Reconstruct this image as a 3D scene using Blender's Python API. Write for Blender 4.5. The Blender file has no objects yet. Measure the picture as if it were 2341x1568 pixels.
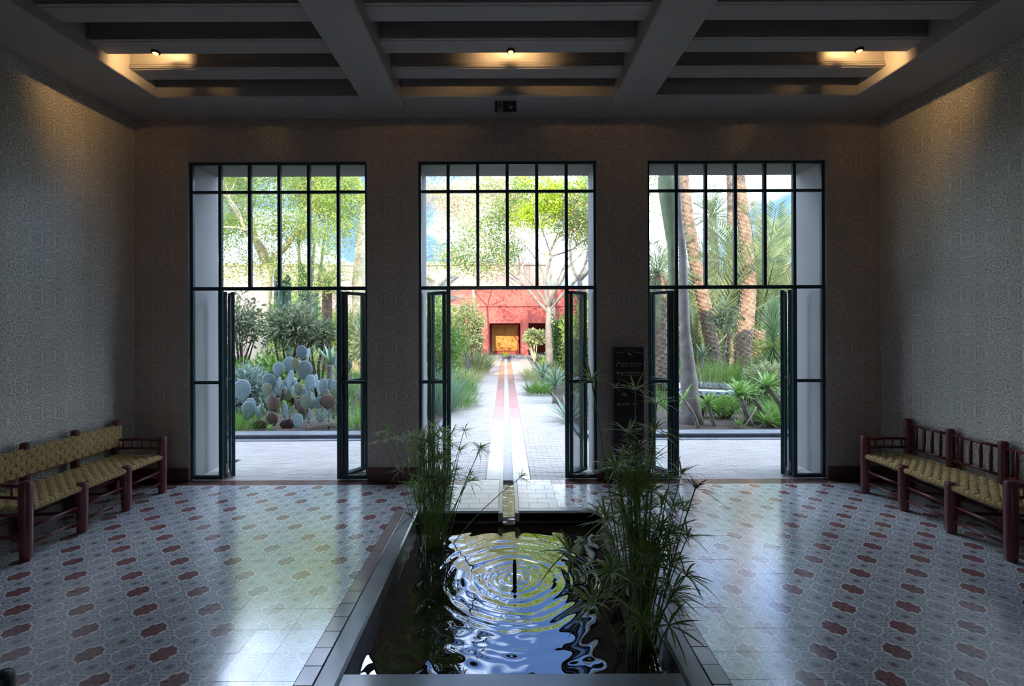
import bpy, math, random
import numpy as np
from mathutils import Vector, Matrix

# ------------------------------------------------------------------ camera, sky, sun, exposure
SC = bpy.context.scene
COL = SC.collection
CAMX, CAMZ, FPX, VX, VY = -0.03, 1.775, 1083.0, 1154.5, 740.0
cd = bpy.data.cameras.new('camera'); cam = bpy.data.objects.new('camera', cd); COL.objects.link(cam)
cd.sensor_width = 36.0; cd.sensor_fit = 'HORIZONTAL'; cd.lens = 36.0 * FPX / 2341.0
cd.shift_x = (1170.5 - VX) / 2341.0; cd.shift_y = -(784.0 - VY) / 2341.0
cd.clip_start = 0.05; cd.clip_end = 400
cam.matrix_world = Matrix.Translation((CAMX, 0, CAMZ)) @ Matrix.Rotation(math.pi / 2, 4, 'X') @ Matrix.Rotation(math.radians(-0.2), 4, 'Z')
SC.camera = cam
SUN_DIR = Vector((0.25, 1.0, -0.56)).normalized()          # the way the light travels
SKY_OFF = (-1.2, 0.6, 1.3); SKY_ST = 2.05
wd = bpy.data.worlds.new('world'); SC.world = wd; wd.use_nodes = True
wn = wd.node_tree; wn.nodes.clear()
def wnode(t, **k):
    n = wn.nodes.new(t)
    for a, v in k.items(): setattr(n, a, v)
    return n
# blue sky with drifting white cloud all over the dome
tc = wnode('ShaderNodeTexCoord'); sep = wnode('ShaderNodeSeparateXYZ'); wn.links.new(tc.outputs['Generated'], sep.inputs[0])
el = wnode('ShaderNodeMapRange'); el.inputs[1].default_value = 0.0; el.inputs[2].default_value = 0.75; wn.links.new(sep.outputs[2], el.inputs[0])
blue = wnode('ShaderNodeMix', data_type='RGBA'); wn.links.new(el.outputs[0], blue.inputs[0])
blue.inputs[6].default_value = (0.075, 0.135, 0.29, 1); blue.inputs[7].default_value = (0.045, 0.10, 0.26, 1)
mp = wnode('ShaderNodeMapping'); mp.inputs['Scale'].default_value = (1.0, 1.0, 2.2); mp.inputs['Location'].default_value = SKY_OFF
wn.links.new(tc.outputs['Generated'], mp.inputs[0])
nz = wnode('ShaderNodeTexNoise'); nz.inputs['Scale'].default_value = 1.9; nz.inputs['Detail'].default_value = 5.0; nz.inputs['Roughness'].default_value = 0.52
wn.links.new(mp.outputs[0], nz.inputs['Vector'])
cm = wnode('ShaderNodeMapRange', interpolation_type='SMOOTHSTEP'); cm.inputs[1].default_value = 0.43; cm.inputs[2].default_value = 0.61; wn.links.new(nz.outputs[0], cm.inputs[0])
cl = wnode('ShaderNodeMix', data_type='RGBA'); wn.links.new(cm.outputs[0], cl.inputs[0]); wn.links.new(blue.outputs[2], cl.inputs[6]); cl.inputs[7].default_value = (1.38, 1.66, 2.16, 1)
bg = wn.nodes.new('ShaderNodeBackground'); bg.inputs['Strength'].default_value = SKY_ST
wo = wn.nodes.new('ShaderNodeOutputWorld')
wn.links.new(cl.outputs[2], bg.inputs[0]); wn.links.new(bg.outputs[0], wo.inputs[0])
sl = bpy.data.lights.new('sun', 'SUN'); sl.energy = 3.4; sl.angle = math.radians(0.6); sl.color = (1.0, 0.86, 0.66)
so = bpy.data.objects.new('sun', sl); COL.objects.link(so); so.rotation_euler = SUN_DIR.to_track_quat('-Z', 'Y').to_euler()
so.location = (-5, -10, 12)
vs = SC.view_settings
vs.view_transform = 'Standard'; vs.look = 'None'; vs.gamma = 1.0; vs.use_curve_mapping = False
vs.exposure = 1.68
try:
    SC.cycles.use_denoising = True
    SC.cycles.max_bounces = 10; SC.cycles.diffuse_bounces = 5; SC.cycles.transparent_max_bounces = 24
    SC.cycles.caustics_reflective = False; SC.cycles.caustics_refractive = False
    SC.cycles.sample_clamp_indirect = 8.0
except Exception:
    pass

R = random.Random(7)
NR = np.random.default_rng(11)
def at(px, py, Y):
    return Vector((CAMX + (px - VX) * Y / FPX, Y, CAMZ - (py - VY) * Y / FPX))
def gx(px, Y):
    return CAMX + (px - VX) * Y / FPX

# ------------------------------------------------------------------ mesh helpers
class MB:
    def __init__(s): s.v = []; s.f = []; s.m = []; s.n = 0
    def add(s, V, F, mi=0):
        V = np.asarray(V, dtype=float).reshape(-1, 3); k = s.n
        s.v.append(V); s.n += len(V)
        for f in F: s.f.append(tuple(int(i) + k for i in f)); s.m.append(mi)
    def addq(s, V, F, mi=0):                     # V (n,3), F (m,k) index array
        V = np.asarray(V, dtype=float).reshape(-1, 3); F = np.asarray(F) + s.n
        s.v.append(V); s.n += len(V); s.f.extend(map(tuple, F.tolist())); s.m.extend([mi] * len(F))
    def box(s, x0, x1, y0, y1, z0, z1, mi=0):
        V = [(x0,y0,z0),(x1,y0,z0),(x1,y1,z0),(x0,y1,z0),(x0,y0,z1),(x1,y0,z1),(x1,y1,z1),(x0,y1,z1)]
        s.add(V, [(0,3,2,1),(4,5,6,7),(0,1,5,4),(1,2,6,5),(2,3,7,6),(3,0,4,7)], mi); return s
    def bbox(s, x0, x1, y0, y1, z0, z1, b=0.005, mi=0):      # box with bevelled edges
        V = []; F = []
        xs = (x0, x0 + b, x1 - b, x1); ys = (y0, y0 + b, y1 - b, y1); zs = (z0, z0 + b, z1 - b, z1)
        c = [(1,0,0),(0,1,0),(0,0,1)]
        idx = {}
        for i, sx in enumerate((0, 1)):
            for j, sy in enumerate((0, 1)):
                for k, sz in enumerate((0, 1)):
                    for a in range(3):
                        o = [1 if q == 0 else 2 for q in (sx, sy, sz)]
                        o[a] = 0 if (sx, sy, sz)[a] == 0 else 3
                        idx[(i, j, k, a)] = len(V); V.append((xs[o[0]], ys[o[1]], zs[o[2]]))
        for a in range(3):
            u, w = (a + 1) % 3, (a + 2) % 3
            for e in (0, 1):
                q = []
                for (p1, p2) in ((0,0),(1,0),(1,1),(0,1)):
                    t = [0, 0, 0]; t[a] = e; t[u] = p1; t[w] = p2; q.append(idx[(t[0], t[1], t[2], a)])
                F.append(q if e else q[::-1])
            for p1 in (0, 1):
                for p2 in (0, 1):
                    t0 = [0,0,0]; t0[u] = p1; t0[w] = p2; t1 = list(t0); t1[a] = 1
                    q = [idx[(*t0, u)], idx[(*t1, u)], idx[(*t1, w)], idx[(*t0, w)]]
                    F.append(q if (p1 ^ p2) else q[::-1])
        for i in (0, 1):
            for j in (0, 1):
                for k in (0, 1):
                    q = [idx[(i, j, k, a)] for a in range(3)]
                    F.append(q if (i + j + k) % 2 else q[::-1])
        s.add(V, F, mi); return s
    def tube(s, P, r, n=8, cap=True, mi=0):
        P = [Vector(p) for p in P]; m = len(P)
        rr = [r] * m if isinstance(r, (int, float)) else list(r)
        V = []; t = (P[1] - P[0]).normalized()
        a = t.orthogonal().normalized()
        for i in range(m):
            if i == 0: t2 = (P[1] - P[0])
            elif i == m - 1: t2 = (P[-1] - P[-2])
            else: t2 = (P[i+1] - P[i-1])
            t2 = t2.normalized() if t2.length > 1e-9 else t
            a = (a - t2 * a.dot(t2)); a = a.normalized() if a.length > 1e-9 else t2.orthogonal().normalized()
            b = t2.cross(a); t = t2
            for k in range(n):
                th = 2 * math.pi * k / n
                V.append(P[i] + (a * math.cos(th) + b * math.sin(th)) * rr[i])
        F = [(i*n+k, i*n+(k+1)%n, (i+1)*n+(k+1)%n, (i+1)*n+k) for i in range(m-1) for k in range(n)]
        if cap: F.append(tuple(range(n))[::-1]); F.append(tuple((m-1)*n+k for k in range(n)))
        s.add([tuple(v) for v in V], F, mi); return s
    def lathe(s, prof, n=16, c=(0,0,0), cap=True, mi=0):
        V = []; m = len(prof)
        for (r, z) in prof:
            for k in range(n):
                th = 2 * math.pi * k / n
                V.append((c[0] + r * math.cos(th), c[1] + r * math.sin(th), c[2] + z))
        F = [(i*n+k, i*n+(k+1)%n, (i+1)*n+(k+1)%n, (i+1)*n+k) for i in range(m-1) for k in range(n)]
        if cap: F.append(tuple(range(n))[::-1]); F.append(tuple((m-1)*n+k for k in range(n)))
        s.add(V, F, mi); return s
    def prism(s, poly, y0, y1, mi=0):            # poly in (x,z), extruded along y
        n = len(poly)
        V = [(x, y0, z) for x, z in poly] + [(x, y1, z) for x, z in poly]
        F = [tuple(range(n)), tuple(range(2*n-1, n-1, -1))] + [(i, i+n, (i+1)%n+n, (i+1)%n) for i in range(n)]
        s.add(V, F, mi); return s
    def leaves(s, P, D, L, W, fold=0.0, mi=0):   # diamond leaves: base P, direction D (n,3), length L, width W (n)
        P = np.asarray(P); D = np.asarray(D); n = len(P)
        D = D / (np.linalg.norm(D, axis=1, keepdims=True) + 1e-9)
        rnd = NR.normal(size=(n, 3)); S = np.cross(D, rnd); S /= (np.linalg.norm(S, axis=1, keepdims=True) + 1e-9)
        N = np.cross(S, D)
        L = np.broadcast_to(np.asarray(L, float), (n,))[:, None]; W = np.broadcast_to(np.asarray(W, float), (n,))[:, None]
        a = P + D * L * 0.28 - N * L * fold * 0.4; c = P + D * L * 0.66 - N * L * fold * 1.2
        V = np.stack([P, a + S * W * 0.44, c + S * W * 0.42, P + D * L - N * L * fold * 2.2, c - S * W * 0.42, a - S * W * 0.44], 1).reshape(-1, 3)
        s.addq(V, np.arange(6 * n).reshape(-1, 6), mi); return s
    def ribbon(s, P, W, side=(0,0,1), mi=0, keel=0.0):   # strip along P, widths W
        P = [Vector(p) for p in P]; V = []; sd = Vector(side)
        for i, p in enumerate(P):
            t = (P[min(i+1, len(P)-1)] - P[max(i-1, 0)]).normalized()
            a = sd - t * sd.dot(t); a = a.normalized() if a.length > 1e-6 else t.orthogonal().normalized()
            nrm = t.cross(a)
            V += [tuple(p - a * W[i] * 0.5), tuple(p - nrm * keel * W[i]), tuple(p + a * W[i] * 0.5)]
        F = []
        for i in range(len(P) - 1):
            b = 3 * i; F += [(b, b+1, b+4, b+3), (b+1, b+2, b+5, b+4)]
        s.add(V, F, mi); return s
    def build(s, name, mat, parent=None, smooth=False, loc=None):
        me = bpy.data.meshes.new(name)
        V = np.concatenate(s.v) if s.v else np.zeros((0, 3))
        me.from_pydata(V.tolist(), [], s.f)
        for m in (mat if isinstance(mat, (list, tuple)) else [mat]): me.materials.append(m)
        if isinstance(mat, (list, tuple)) and len(mat) > 1: me.polygons.foreach_set('material_index', s.m)
        if smooth: me.polygons.foreach_set('use_smooth', [True] * len(me.polygons))
        me.update()
        o = bpy.data.objects.new(name, me); COL.objects.link(o)
        if parent is not None: o.parent = parent
        if loc is not None: o.location = loc
        return o
def tag(o, label=None, cat=None, group=None, kind=None):
    if label: o['label'] = label
    if cat: o['category'] = cat
    if group: o['group'] = group
    if kind: o['kind'] = kind
    return o
def empty(name, loc=(0,0,0), rz=0.0, **k):
    o = bpy.data.objects.new(name, None); COL.objects.link(o); o.location = loc; o.rotation_euler = (0, 0, rz)
    o.empty_display_size = 0.1
    return tag(o, **k)
def clone(o, parent=None, loc=None, rot=None, scale=None):
    c = o.copy(); COL.objects.link(c); c.parent = parent
    for k in ('label', 'category', 'group', 'kind'):
        if k in c: del c[k]
    if loc is not None: c.location = loc
    if rot is not None: c.rotation_euler = rot
    if scale is not None: c.scale = scale
    return c
def inst(me, name, parent=None, loc=(0,0,0), rot=(0,0,0), scale=(1,1,1)):
    o = bpy.data.objects.new(name, me); COL.objects.link(o); o.parent = parent
    o.location = loc; o.rotation_euler = rot; o.scale = scale
    return o

# ------------------------------------------------------------------ material helpers
class S:
    def __init__(s, g, k): s.g = g; s.k = k
    def __add__(s, o): return s.g.m('ADD', s, o)
    __radd__ = __add__
    def __sub__(s, o): return s.g.m('SUBTRACT', s, o)
    def __rsub__(s, o): return s.g.m('SUBTRACT', o, s)
    def __mul__(s, o): return s.g.m('MULTIPLY', s, o)
    __rmul__ = __mul__
    def __truediv__(s, o): return s.g.m('DIVIDE', s, o)
    def abs(s): return s.g.m('ABSOLUTE', s)
    def lt(s, o): return s.g.m('LESS_THAN', s, o)
    def gt(s, o): return s.g.m('GREATER_THAN', s, o)
class G:
    def __init__(s, name):
        s.mat = bpy.data.materials.new(name); s.mat.use_nodes = True; s.nt = s.mat.node_tree
        s.bsdf = s.nt.nodes['Principled BSDF']; s.out = s.nt.nodes['Material Output']
    def n(s, t): return s.nt.nodes.new(t)
    def l(s, a, b): s.nt.links.new(a.k if isinstance(a, S) else a, b)
    def setv(s, sock, v):
        if isinstance(v, S): s.nt.links.new(v.k, sock)
        elif hasattr(v, 'links'): s.nt.links.new(v, sock)
        else: sock.default_value = v
    def m(s, op, a, b=0.0, c=0.0):
        x = s.n('ShaderNodeMath'); x.operation = op
        for i, v in enumerate((a, b, c)): s.setv(x.inputs[i], v)
        return S(s, x.outputs[0])
    def mn(s, a, b): return s.m('MINIMUM', a, b)
    def mx(s, a, b): return s.m('MAXIMUM', a, b)
    def step(s, e0, e1, x):
        r = s.n('ShaderNodeMapRange'); r.interpolation_type = 'SMOOTHSTEP'
        s.setv(r.inputs[0], x); s.setv(r.inputs[1], e0); s.setv(r.inputs[2], e1)
        return S(s, r.outputs[0])
    def pos(s):
        g = s.n('ShaderNodeNewGeometry'); x = s.n('ShaderNodeSeparateXYZ'); s.nt.links.new(g.outputs['Position'], x.inputs[0])
        return [S(s, x.outputs[i]) for i in range(3)], g
    def objc(s):
        g = s.n('ShaderNodeTexCoord'); return g.outputs['Object']
    def vec(s, x, y, z=0.0):
        c = s.n('ShaderNodeCombineXYZ')
        for i, v in enumerate((x, y, z)): s.setv(c.inputs[i], v)
        return c.outputs[0]
    def noise(s, vec=None, scale=5.0, detail=2.0, rough=0.5, dist=0.0):
        x = s.n('ShaderNodeTexNoise'); x.inputs['Scale'].default_value = scale; x.inputs['Detail'].default_value = detail
        x.inputs['Roughness'].default_value = rough; x.inputs['Distortion'].default_value = dist
        if vec is not None: s.nt.links.new(vec, x.inputs['Vector'])
        return S(s, x.outputs[0])
    def mix(s, f, a, b):
        x = s.n('ShaderNodeMix'); x.data_type = 'RGBA'
        s.setv(x.inputs[0], f)
        for i, v in ((6, a), (7, b)):
            if isinstance(v, (tuple, list)): x.inputs[i].default_value = (*v[:3], 1)
            else: s.nt.links.new(v, x.inputs[i])
        return x.outputs[2]
    def bump(s, h, strength=0.3, dist=0.01):
        b = s.n('ShaderNodeBump'); b.inputs['Strength'].default_value = strength; b.inputs['Distance'].default_value = dist
        s.setv(b.inputs['Height'], h); s.nt.links.new(b.outputs[0], s.bsdf.inputs['Normal']); return b
    def base(s, c, rough=0.5, spec=0.5, metal=0.0):
        if isinstance(c, (tuple, list)): s.bsdf.inputs['Base Color'].default_value = (*c[:3], 1)
        else: s.nt.links.new(c, s.bsdf.inputs['Base Color'])
        s.setv(s.bsdf.inputs['Roughness'], rough); s.bsdf.inputs['Specular IOR Level'].default_value = spec
        s.bsdf.inputs['Metallic'].default_value = metal
        return s.mat
def plain(name, c1, c2=None, scale=6.0, rough=0.6, bump=0.0, bscale=40.0, spec=0.4, metal=0.0, coords='obj', detail=4.0, coat=0.0):
    g = G(name)
    if coat: g.bsdf.inputs['Coat Weight'].default_value = coat; g.bsdf.inputs['Coat Roughness'].default_value = 0.14; g.bsdf.inputs['Coat IOR'].default_value = 1.9
    if coords == 'obj': v = g.objc()
    else: v = g.n('ShaderNodeNewGeometry').outputs['Position']
    if c2 is None: c2 = tuple(x * 0.8 for x in c1)
    f = g.noise(v, scale, detail, 0.55)
    g.base(g.mix(g.step(0.3, 0.7, f), c1, c2), rough, spec, metal)
    if bump: g.bump(g.noise(v, bscale, 3.0), bump, 0.01)
    return g.mat
def leafmat(name, c1, c2, c3=None, rough=0.5, trans=0.35, spec=0.3):
    g = G(name); geo = g.n('ShaderNodeNewGeometry'); rnd = S(g, geo.outputs['Random Per Island'])
    nz = g.noise(geo.outputs['Position'], 1.3, 2.0)
    c = g.mix(rnd, c1, c2)
    if c3: c = g.mix(g.step(0.5, 0.72, nz), c, c3)
    g.base(c, rough, spec)
    tr = g.n('ShaderNodeBsdfTranslucent'); g.l(c, tr.inputs[0])
    mx = g.n('ShaderNodeMixShader'); mx.inputs[0].default_value = trans
    g.nt.links.new(g.bsdf.outputs[0], mx.inputs[1]); g.nt.links.new(tr.outputs[0], mx.inputs[2]); g.nt.links.new(mx.outputs[0], g.out.inputs[0])
    return g.mat

def padmat(name, c1, c2, dots):
    g = G(name); v = g.objc(); geo = g.n('ShaderNodeNewGeometry'); oi = g.n('ShaderNodeObjectInfo')
    f = g.noise(v, 2.5, 6.0, 0.65); c = g.mix(g.step(0.3, 0.7, f), c1, c2)
    c = g.mix(S(g, oi.outputs['Random'])*0.45, c, tuple(x*0.62 for x in c1))
    vo = g.n('ShaderNodeTexVoronoi'); vo.inputs['Scale'].default_value = 7.0; vo.inputs['Randomness'].default_value = 0.35; g.l(v, vo.inputs['Vector'])
    d = S(g, vo.outputs['Distance']); c = g.mix(g.step(0.17, 0.10, d), c, dots)
    g.base(c, 0.55, 0.4); g.bump(d, 0.25, 0.03); return g.mat
def relief(name, axis, ca, cb):
    g = G(name); (x, y, z), geo = g.pos(); P = 0.527
    h = x if axis == 'x' else y
    u = g.m('PINGPONG', h + (0.0 if axis == 'x' else 0.13), P / 2); v = g.m('PINGPONG', z + 0.09, P / 2)
    def dist(cx, cy): return g.m('SQRT', (u - cx) * (u - cx) + (v - cy) * (v - cy))
    # scrolling contour lines, mirrored like a carved repeat
    nz = g.noise(g.vec(u, v, 0.37), 13.0, 1.2, 0.4, 0.8)
    cont = g.m('SINE', nz * 62.0)
    r1 = dist(0.055, 0.055); rings = g.m('COSINE', r1 * 300.0)
    m1 = g.step(0.054, 0.046, r1)
    r2 = dist(0.0, P / 2); a2 = g.m('ARCTAN2', u, v - P / 2)
    pet = g.m('COSINE', r2 * 190.0 + g.m('COSINE', a2 * 8.0) * 1.5)
    m2 = g.step(0.085, 0.07, r2)
    r3 = dist(P / 2, 0.0); a3 = g.m('ARCTAN2', v, u - P / 2)
    pet3 = g.m('SINE', nz * 40.0 + r3 * 150.0 + g.m('COSINE', a3 * 6.0) * 1.2); m3 = g.step(0.10, 0.085, r3)
    r4 = dist(P / 2, P / 2); m4 = g.step(0.075, 0.065, r4); pet4 = g.m('COSINE', r4 * 210.0 + g.m('COSINE', g.m('ARCTAN2', v - P/2, u - P/2) * 8.0) * 1.3)
    def lerp(a, b, t): return a + (b - a) * t
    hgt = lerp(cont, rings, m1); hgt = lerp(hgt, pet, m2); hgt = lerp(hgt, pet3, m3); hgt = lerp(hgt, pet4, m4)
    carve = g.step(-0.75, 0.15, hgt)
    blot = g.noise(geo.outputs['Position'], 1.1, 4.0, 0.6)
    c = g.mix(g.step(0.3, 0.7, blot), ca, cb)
    c = g.mix(carve, tuple(q*0.54 for q in ca), c)  # grooves darkened: the shade of the carving is painted into the colour
    g.base(c, 0.40, 0.6)
    g.bsdf.inputs['Coat Weight'].default_value = 0.7; g.bsdf.inputs['Coat Roughness'].default_value = 0.36; g.bsdf.inputs['Coat IOR'].default_value = 1.7
    g.bump(carve, 0.85, 0.012)
    return g.mat

def tile_pattern():
    g = G('patterned_cement_tile'); (x, y, z), geo = g.pos(); T = 0.2
    side = x.lt(0.0); ax = g.m('ABSOLUTE', x)
    a = (ax - 1.08) / T; b = (y - 2.957) / T
    ca = g.m('ROUND', a); cb = g.m('ROUND', b)
    p = a - ca; q = b - cb                                         # -0.5..0.5 about a tile corner
    par = g.m('MODULO', g.m('ABSOLUTE', ca + cb + side + 100.0), 2.0)    # 1 = red medallion
    k = 0.70711
    u = g.m('ABSOLUTE', (p + q) * k); v = g.m('ABSOLUTE', (p - q) * k)
    mxm = g.mx(u, v); mnm = g.mn(u, v)
    # medallion outline: a diamond with a little cusp in each side, brackets at the corners
    cusp = g.step(0.13, 0.0, mnm) * 0.045 - g.step(0.10, 0.30, mnm) * 0.02
    edge = mxm - (0.296 + cusp)
    line = g.step(0.023, 0.013, g.m('ABSOLUTE', edge))
    thick = g.step(0.056, 0.040, g.m('ABSOLUTE', edge)) * (u.gt(v)) * g.step(0.27, 0.20, mnm) * g.step(0.05, 0.10, mnm)
    line = g.mx(line, thick)
    inside = edge.lt(0.0)
    r = g.m('SQRT', p * p + q * q); th = g.m('ARCTAN2', q, p)
    star = g.step(0.25, 0.55, g.m('COSINE', th * 8.0) * 0.8 + g.m('COSINE', r * 26.0) * 0.5 ) * g.step(0.30, 0.24, r)
    # flower in the middle of every tile
    p2 = 0.5 - g.m('ABSOLUTE', p); q2 = 0.5 - g.m('ABSOLUTE', q)
    r2 = g.m('SQRT', p2 * p2 + q2 * q2); t2 = g.m('ARCTAN2', q2, p2)
    arcs = g.step(0.3, 0.7, g.m('SINE', r2 * 52.0 + g.m('COSINE', t2 * 8.0) * 1.6))
    cross = g.step(0.14, 0.10, r2) * g.step(0.026, 0.014, g.mn(g.m('ABSOLUTE', p2 - q2) * k, g.mn(p2, q2) + 0.012))
    curl = g.noise(g.vec(p2, q2, 0.0), 6.5, 0.6, 0.4, 1.0); curl = g.step(0.0, 0.35, g.m('SINE', curl * 44.0))
    redx = g.m('MODULO', g.m('ABSOLUTE', g.m('FLOOR', a) + g.m('FLOOR', b) + 200.0), 2.0)
    grey, pale, dark, white, red, reddk = (0.42,0.455,0.465), (0.72,0.74,0.735), (0.17,0.19,0.205), (0.96,0.96,0.93), (0.33,0.145,0.145), (0.20,0.085,0.09)
    c = g.mix(g.m('MULTIPLY', g.mx(arcs, curl), 1.0), (0.31,0.335,0.345), pale)
    c = g.mix(cross, c, g.mix(redx, dark, (0.19, 0.07, 0.07)))
    ins = g.mix(par, g.mix(star, grey, pale), g.mix(star, red, reddk))
    c = g.mix(inside, c, ins)
    c = g.mix(line, c, white)
    wear = g.noise(geo.outputs['Position'], 2.3, 5.0, 0.65)
    c = g.mix(g.step(0.45, 0.8, wear) * 0.2, c, (0.36, 0.36, 0.34))
    g.base(c, g.noise(geo.outputs['Position'], 7.0, 4.0) * 0.14 + 0.12, 0.8)
    g.bsdf.inputs['Coat Weight'].default_value = 0.9; g.bsdf.inputs['Coat Roughness'].default_value = 0.17; g.bsdf.inputs['Coat IOR'].default_value = 2.6
    g.bump(g.noise(geo.outputs['Position'], 9.0, 3.0), 0.05, 0.02)
    return g.mat

def glass_mat():
    g = G('window_glass'); g.nt.nodes.remove(g.bsdf)
    t = g.n('ShaderNodeBsdfTransparent'); t.inputs[0].default_value = (0.98, 0.992, 0.988, 1)
    gl = g.n('ShaderNodeBsdfGlossy'); gl.inputs['Roughness'].default_value = 0.0
    fr = g.n('ShaderNodeFresnel'); fr.inputs[0].default_value = 1.2
    mx = g.n('ShaderNodeMixShader'); g.l(S(g, fr.outputs[0])*0.5, mx.inputs[0])
    g.nt.links.new(t.outputs[0], mx.inputs[1]); g.nt.links.new(gl.outputs[0], mx.inputs[2]); g.nt.links.new(mx.outputs[0], g.out.inputs[0])
    return g.mat
def water_mat(name, tint):
    g = G(name); g.base(tint, 0.015, 0.5); g.bsdf.inputs['IOR'].default_value = 1.33
    g.bsdf.inputs['Transmission Weight'].default_value = 0.0
    g.bsdf.inputs['Coat Weight'].default_value = 1.0; g.bsdf.inputs['Coat Roughness'].default_value = 0.0; g.bsdf.inputs['Coat IOR'].default_value = 2.4
    return g.mat
def emit(name, c, st):
    g = G(name); g.bsdf.inputs['Emission Color'].default_value = (*c, 1); g.bsdf.inputs['Emission Strength'].default_value = st
    g.base(c, 0.5); return g.mat
def rope_mat():
    g = G('twisted_straw_rope'); v = g.objc()
    w = g.n('ShaderNodeTexWave'); w.wave_type = 'BANDS'; w.bands_direction = 'DIAGONAL'; w.inputs['Scale'].default_value = 60.0; w.inputs['Distortion'].default_value = 3.0
    g.l(v, w.inputs['Vector'])
    c = g.mix(S(g, w.outputs[1]), (0.24, 0.155, 0.055), (0.80, 0.60, 0.29))
    g.base(g.mix(g.step(0.4, 0.75, g.noise(v, 14.0, 3.0)), c, (0.62, 0.45, 0.20)), 0.8, 0.2)
    g.bump(S(g, w.outputs[1]), 0.4, 0.004); return g.mat
def brick_mat():
    return plain('pale_clay_paver', (0.445, 0.40, 0.355), (0.385, 0.34, 0.30), 3.5, 0.42, 0.12, 60.0, coords='pos')

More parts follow.
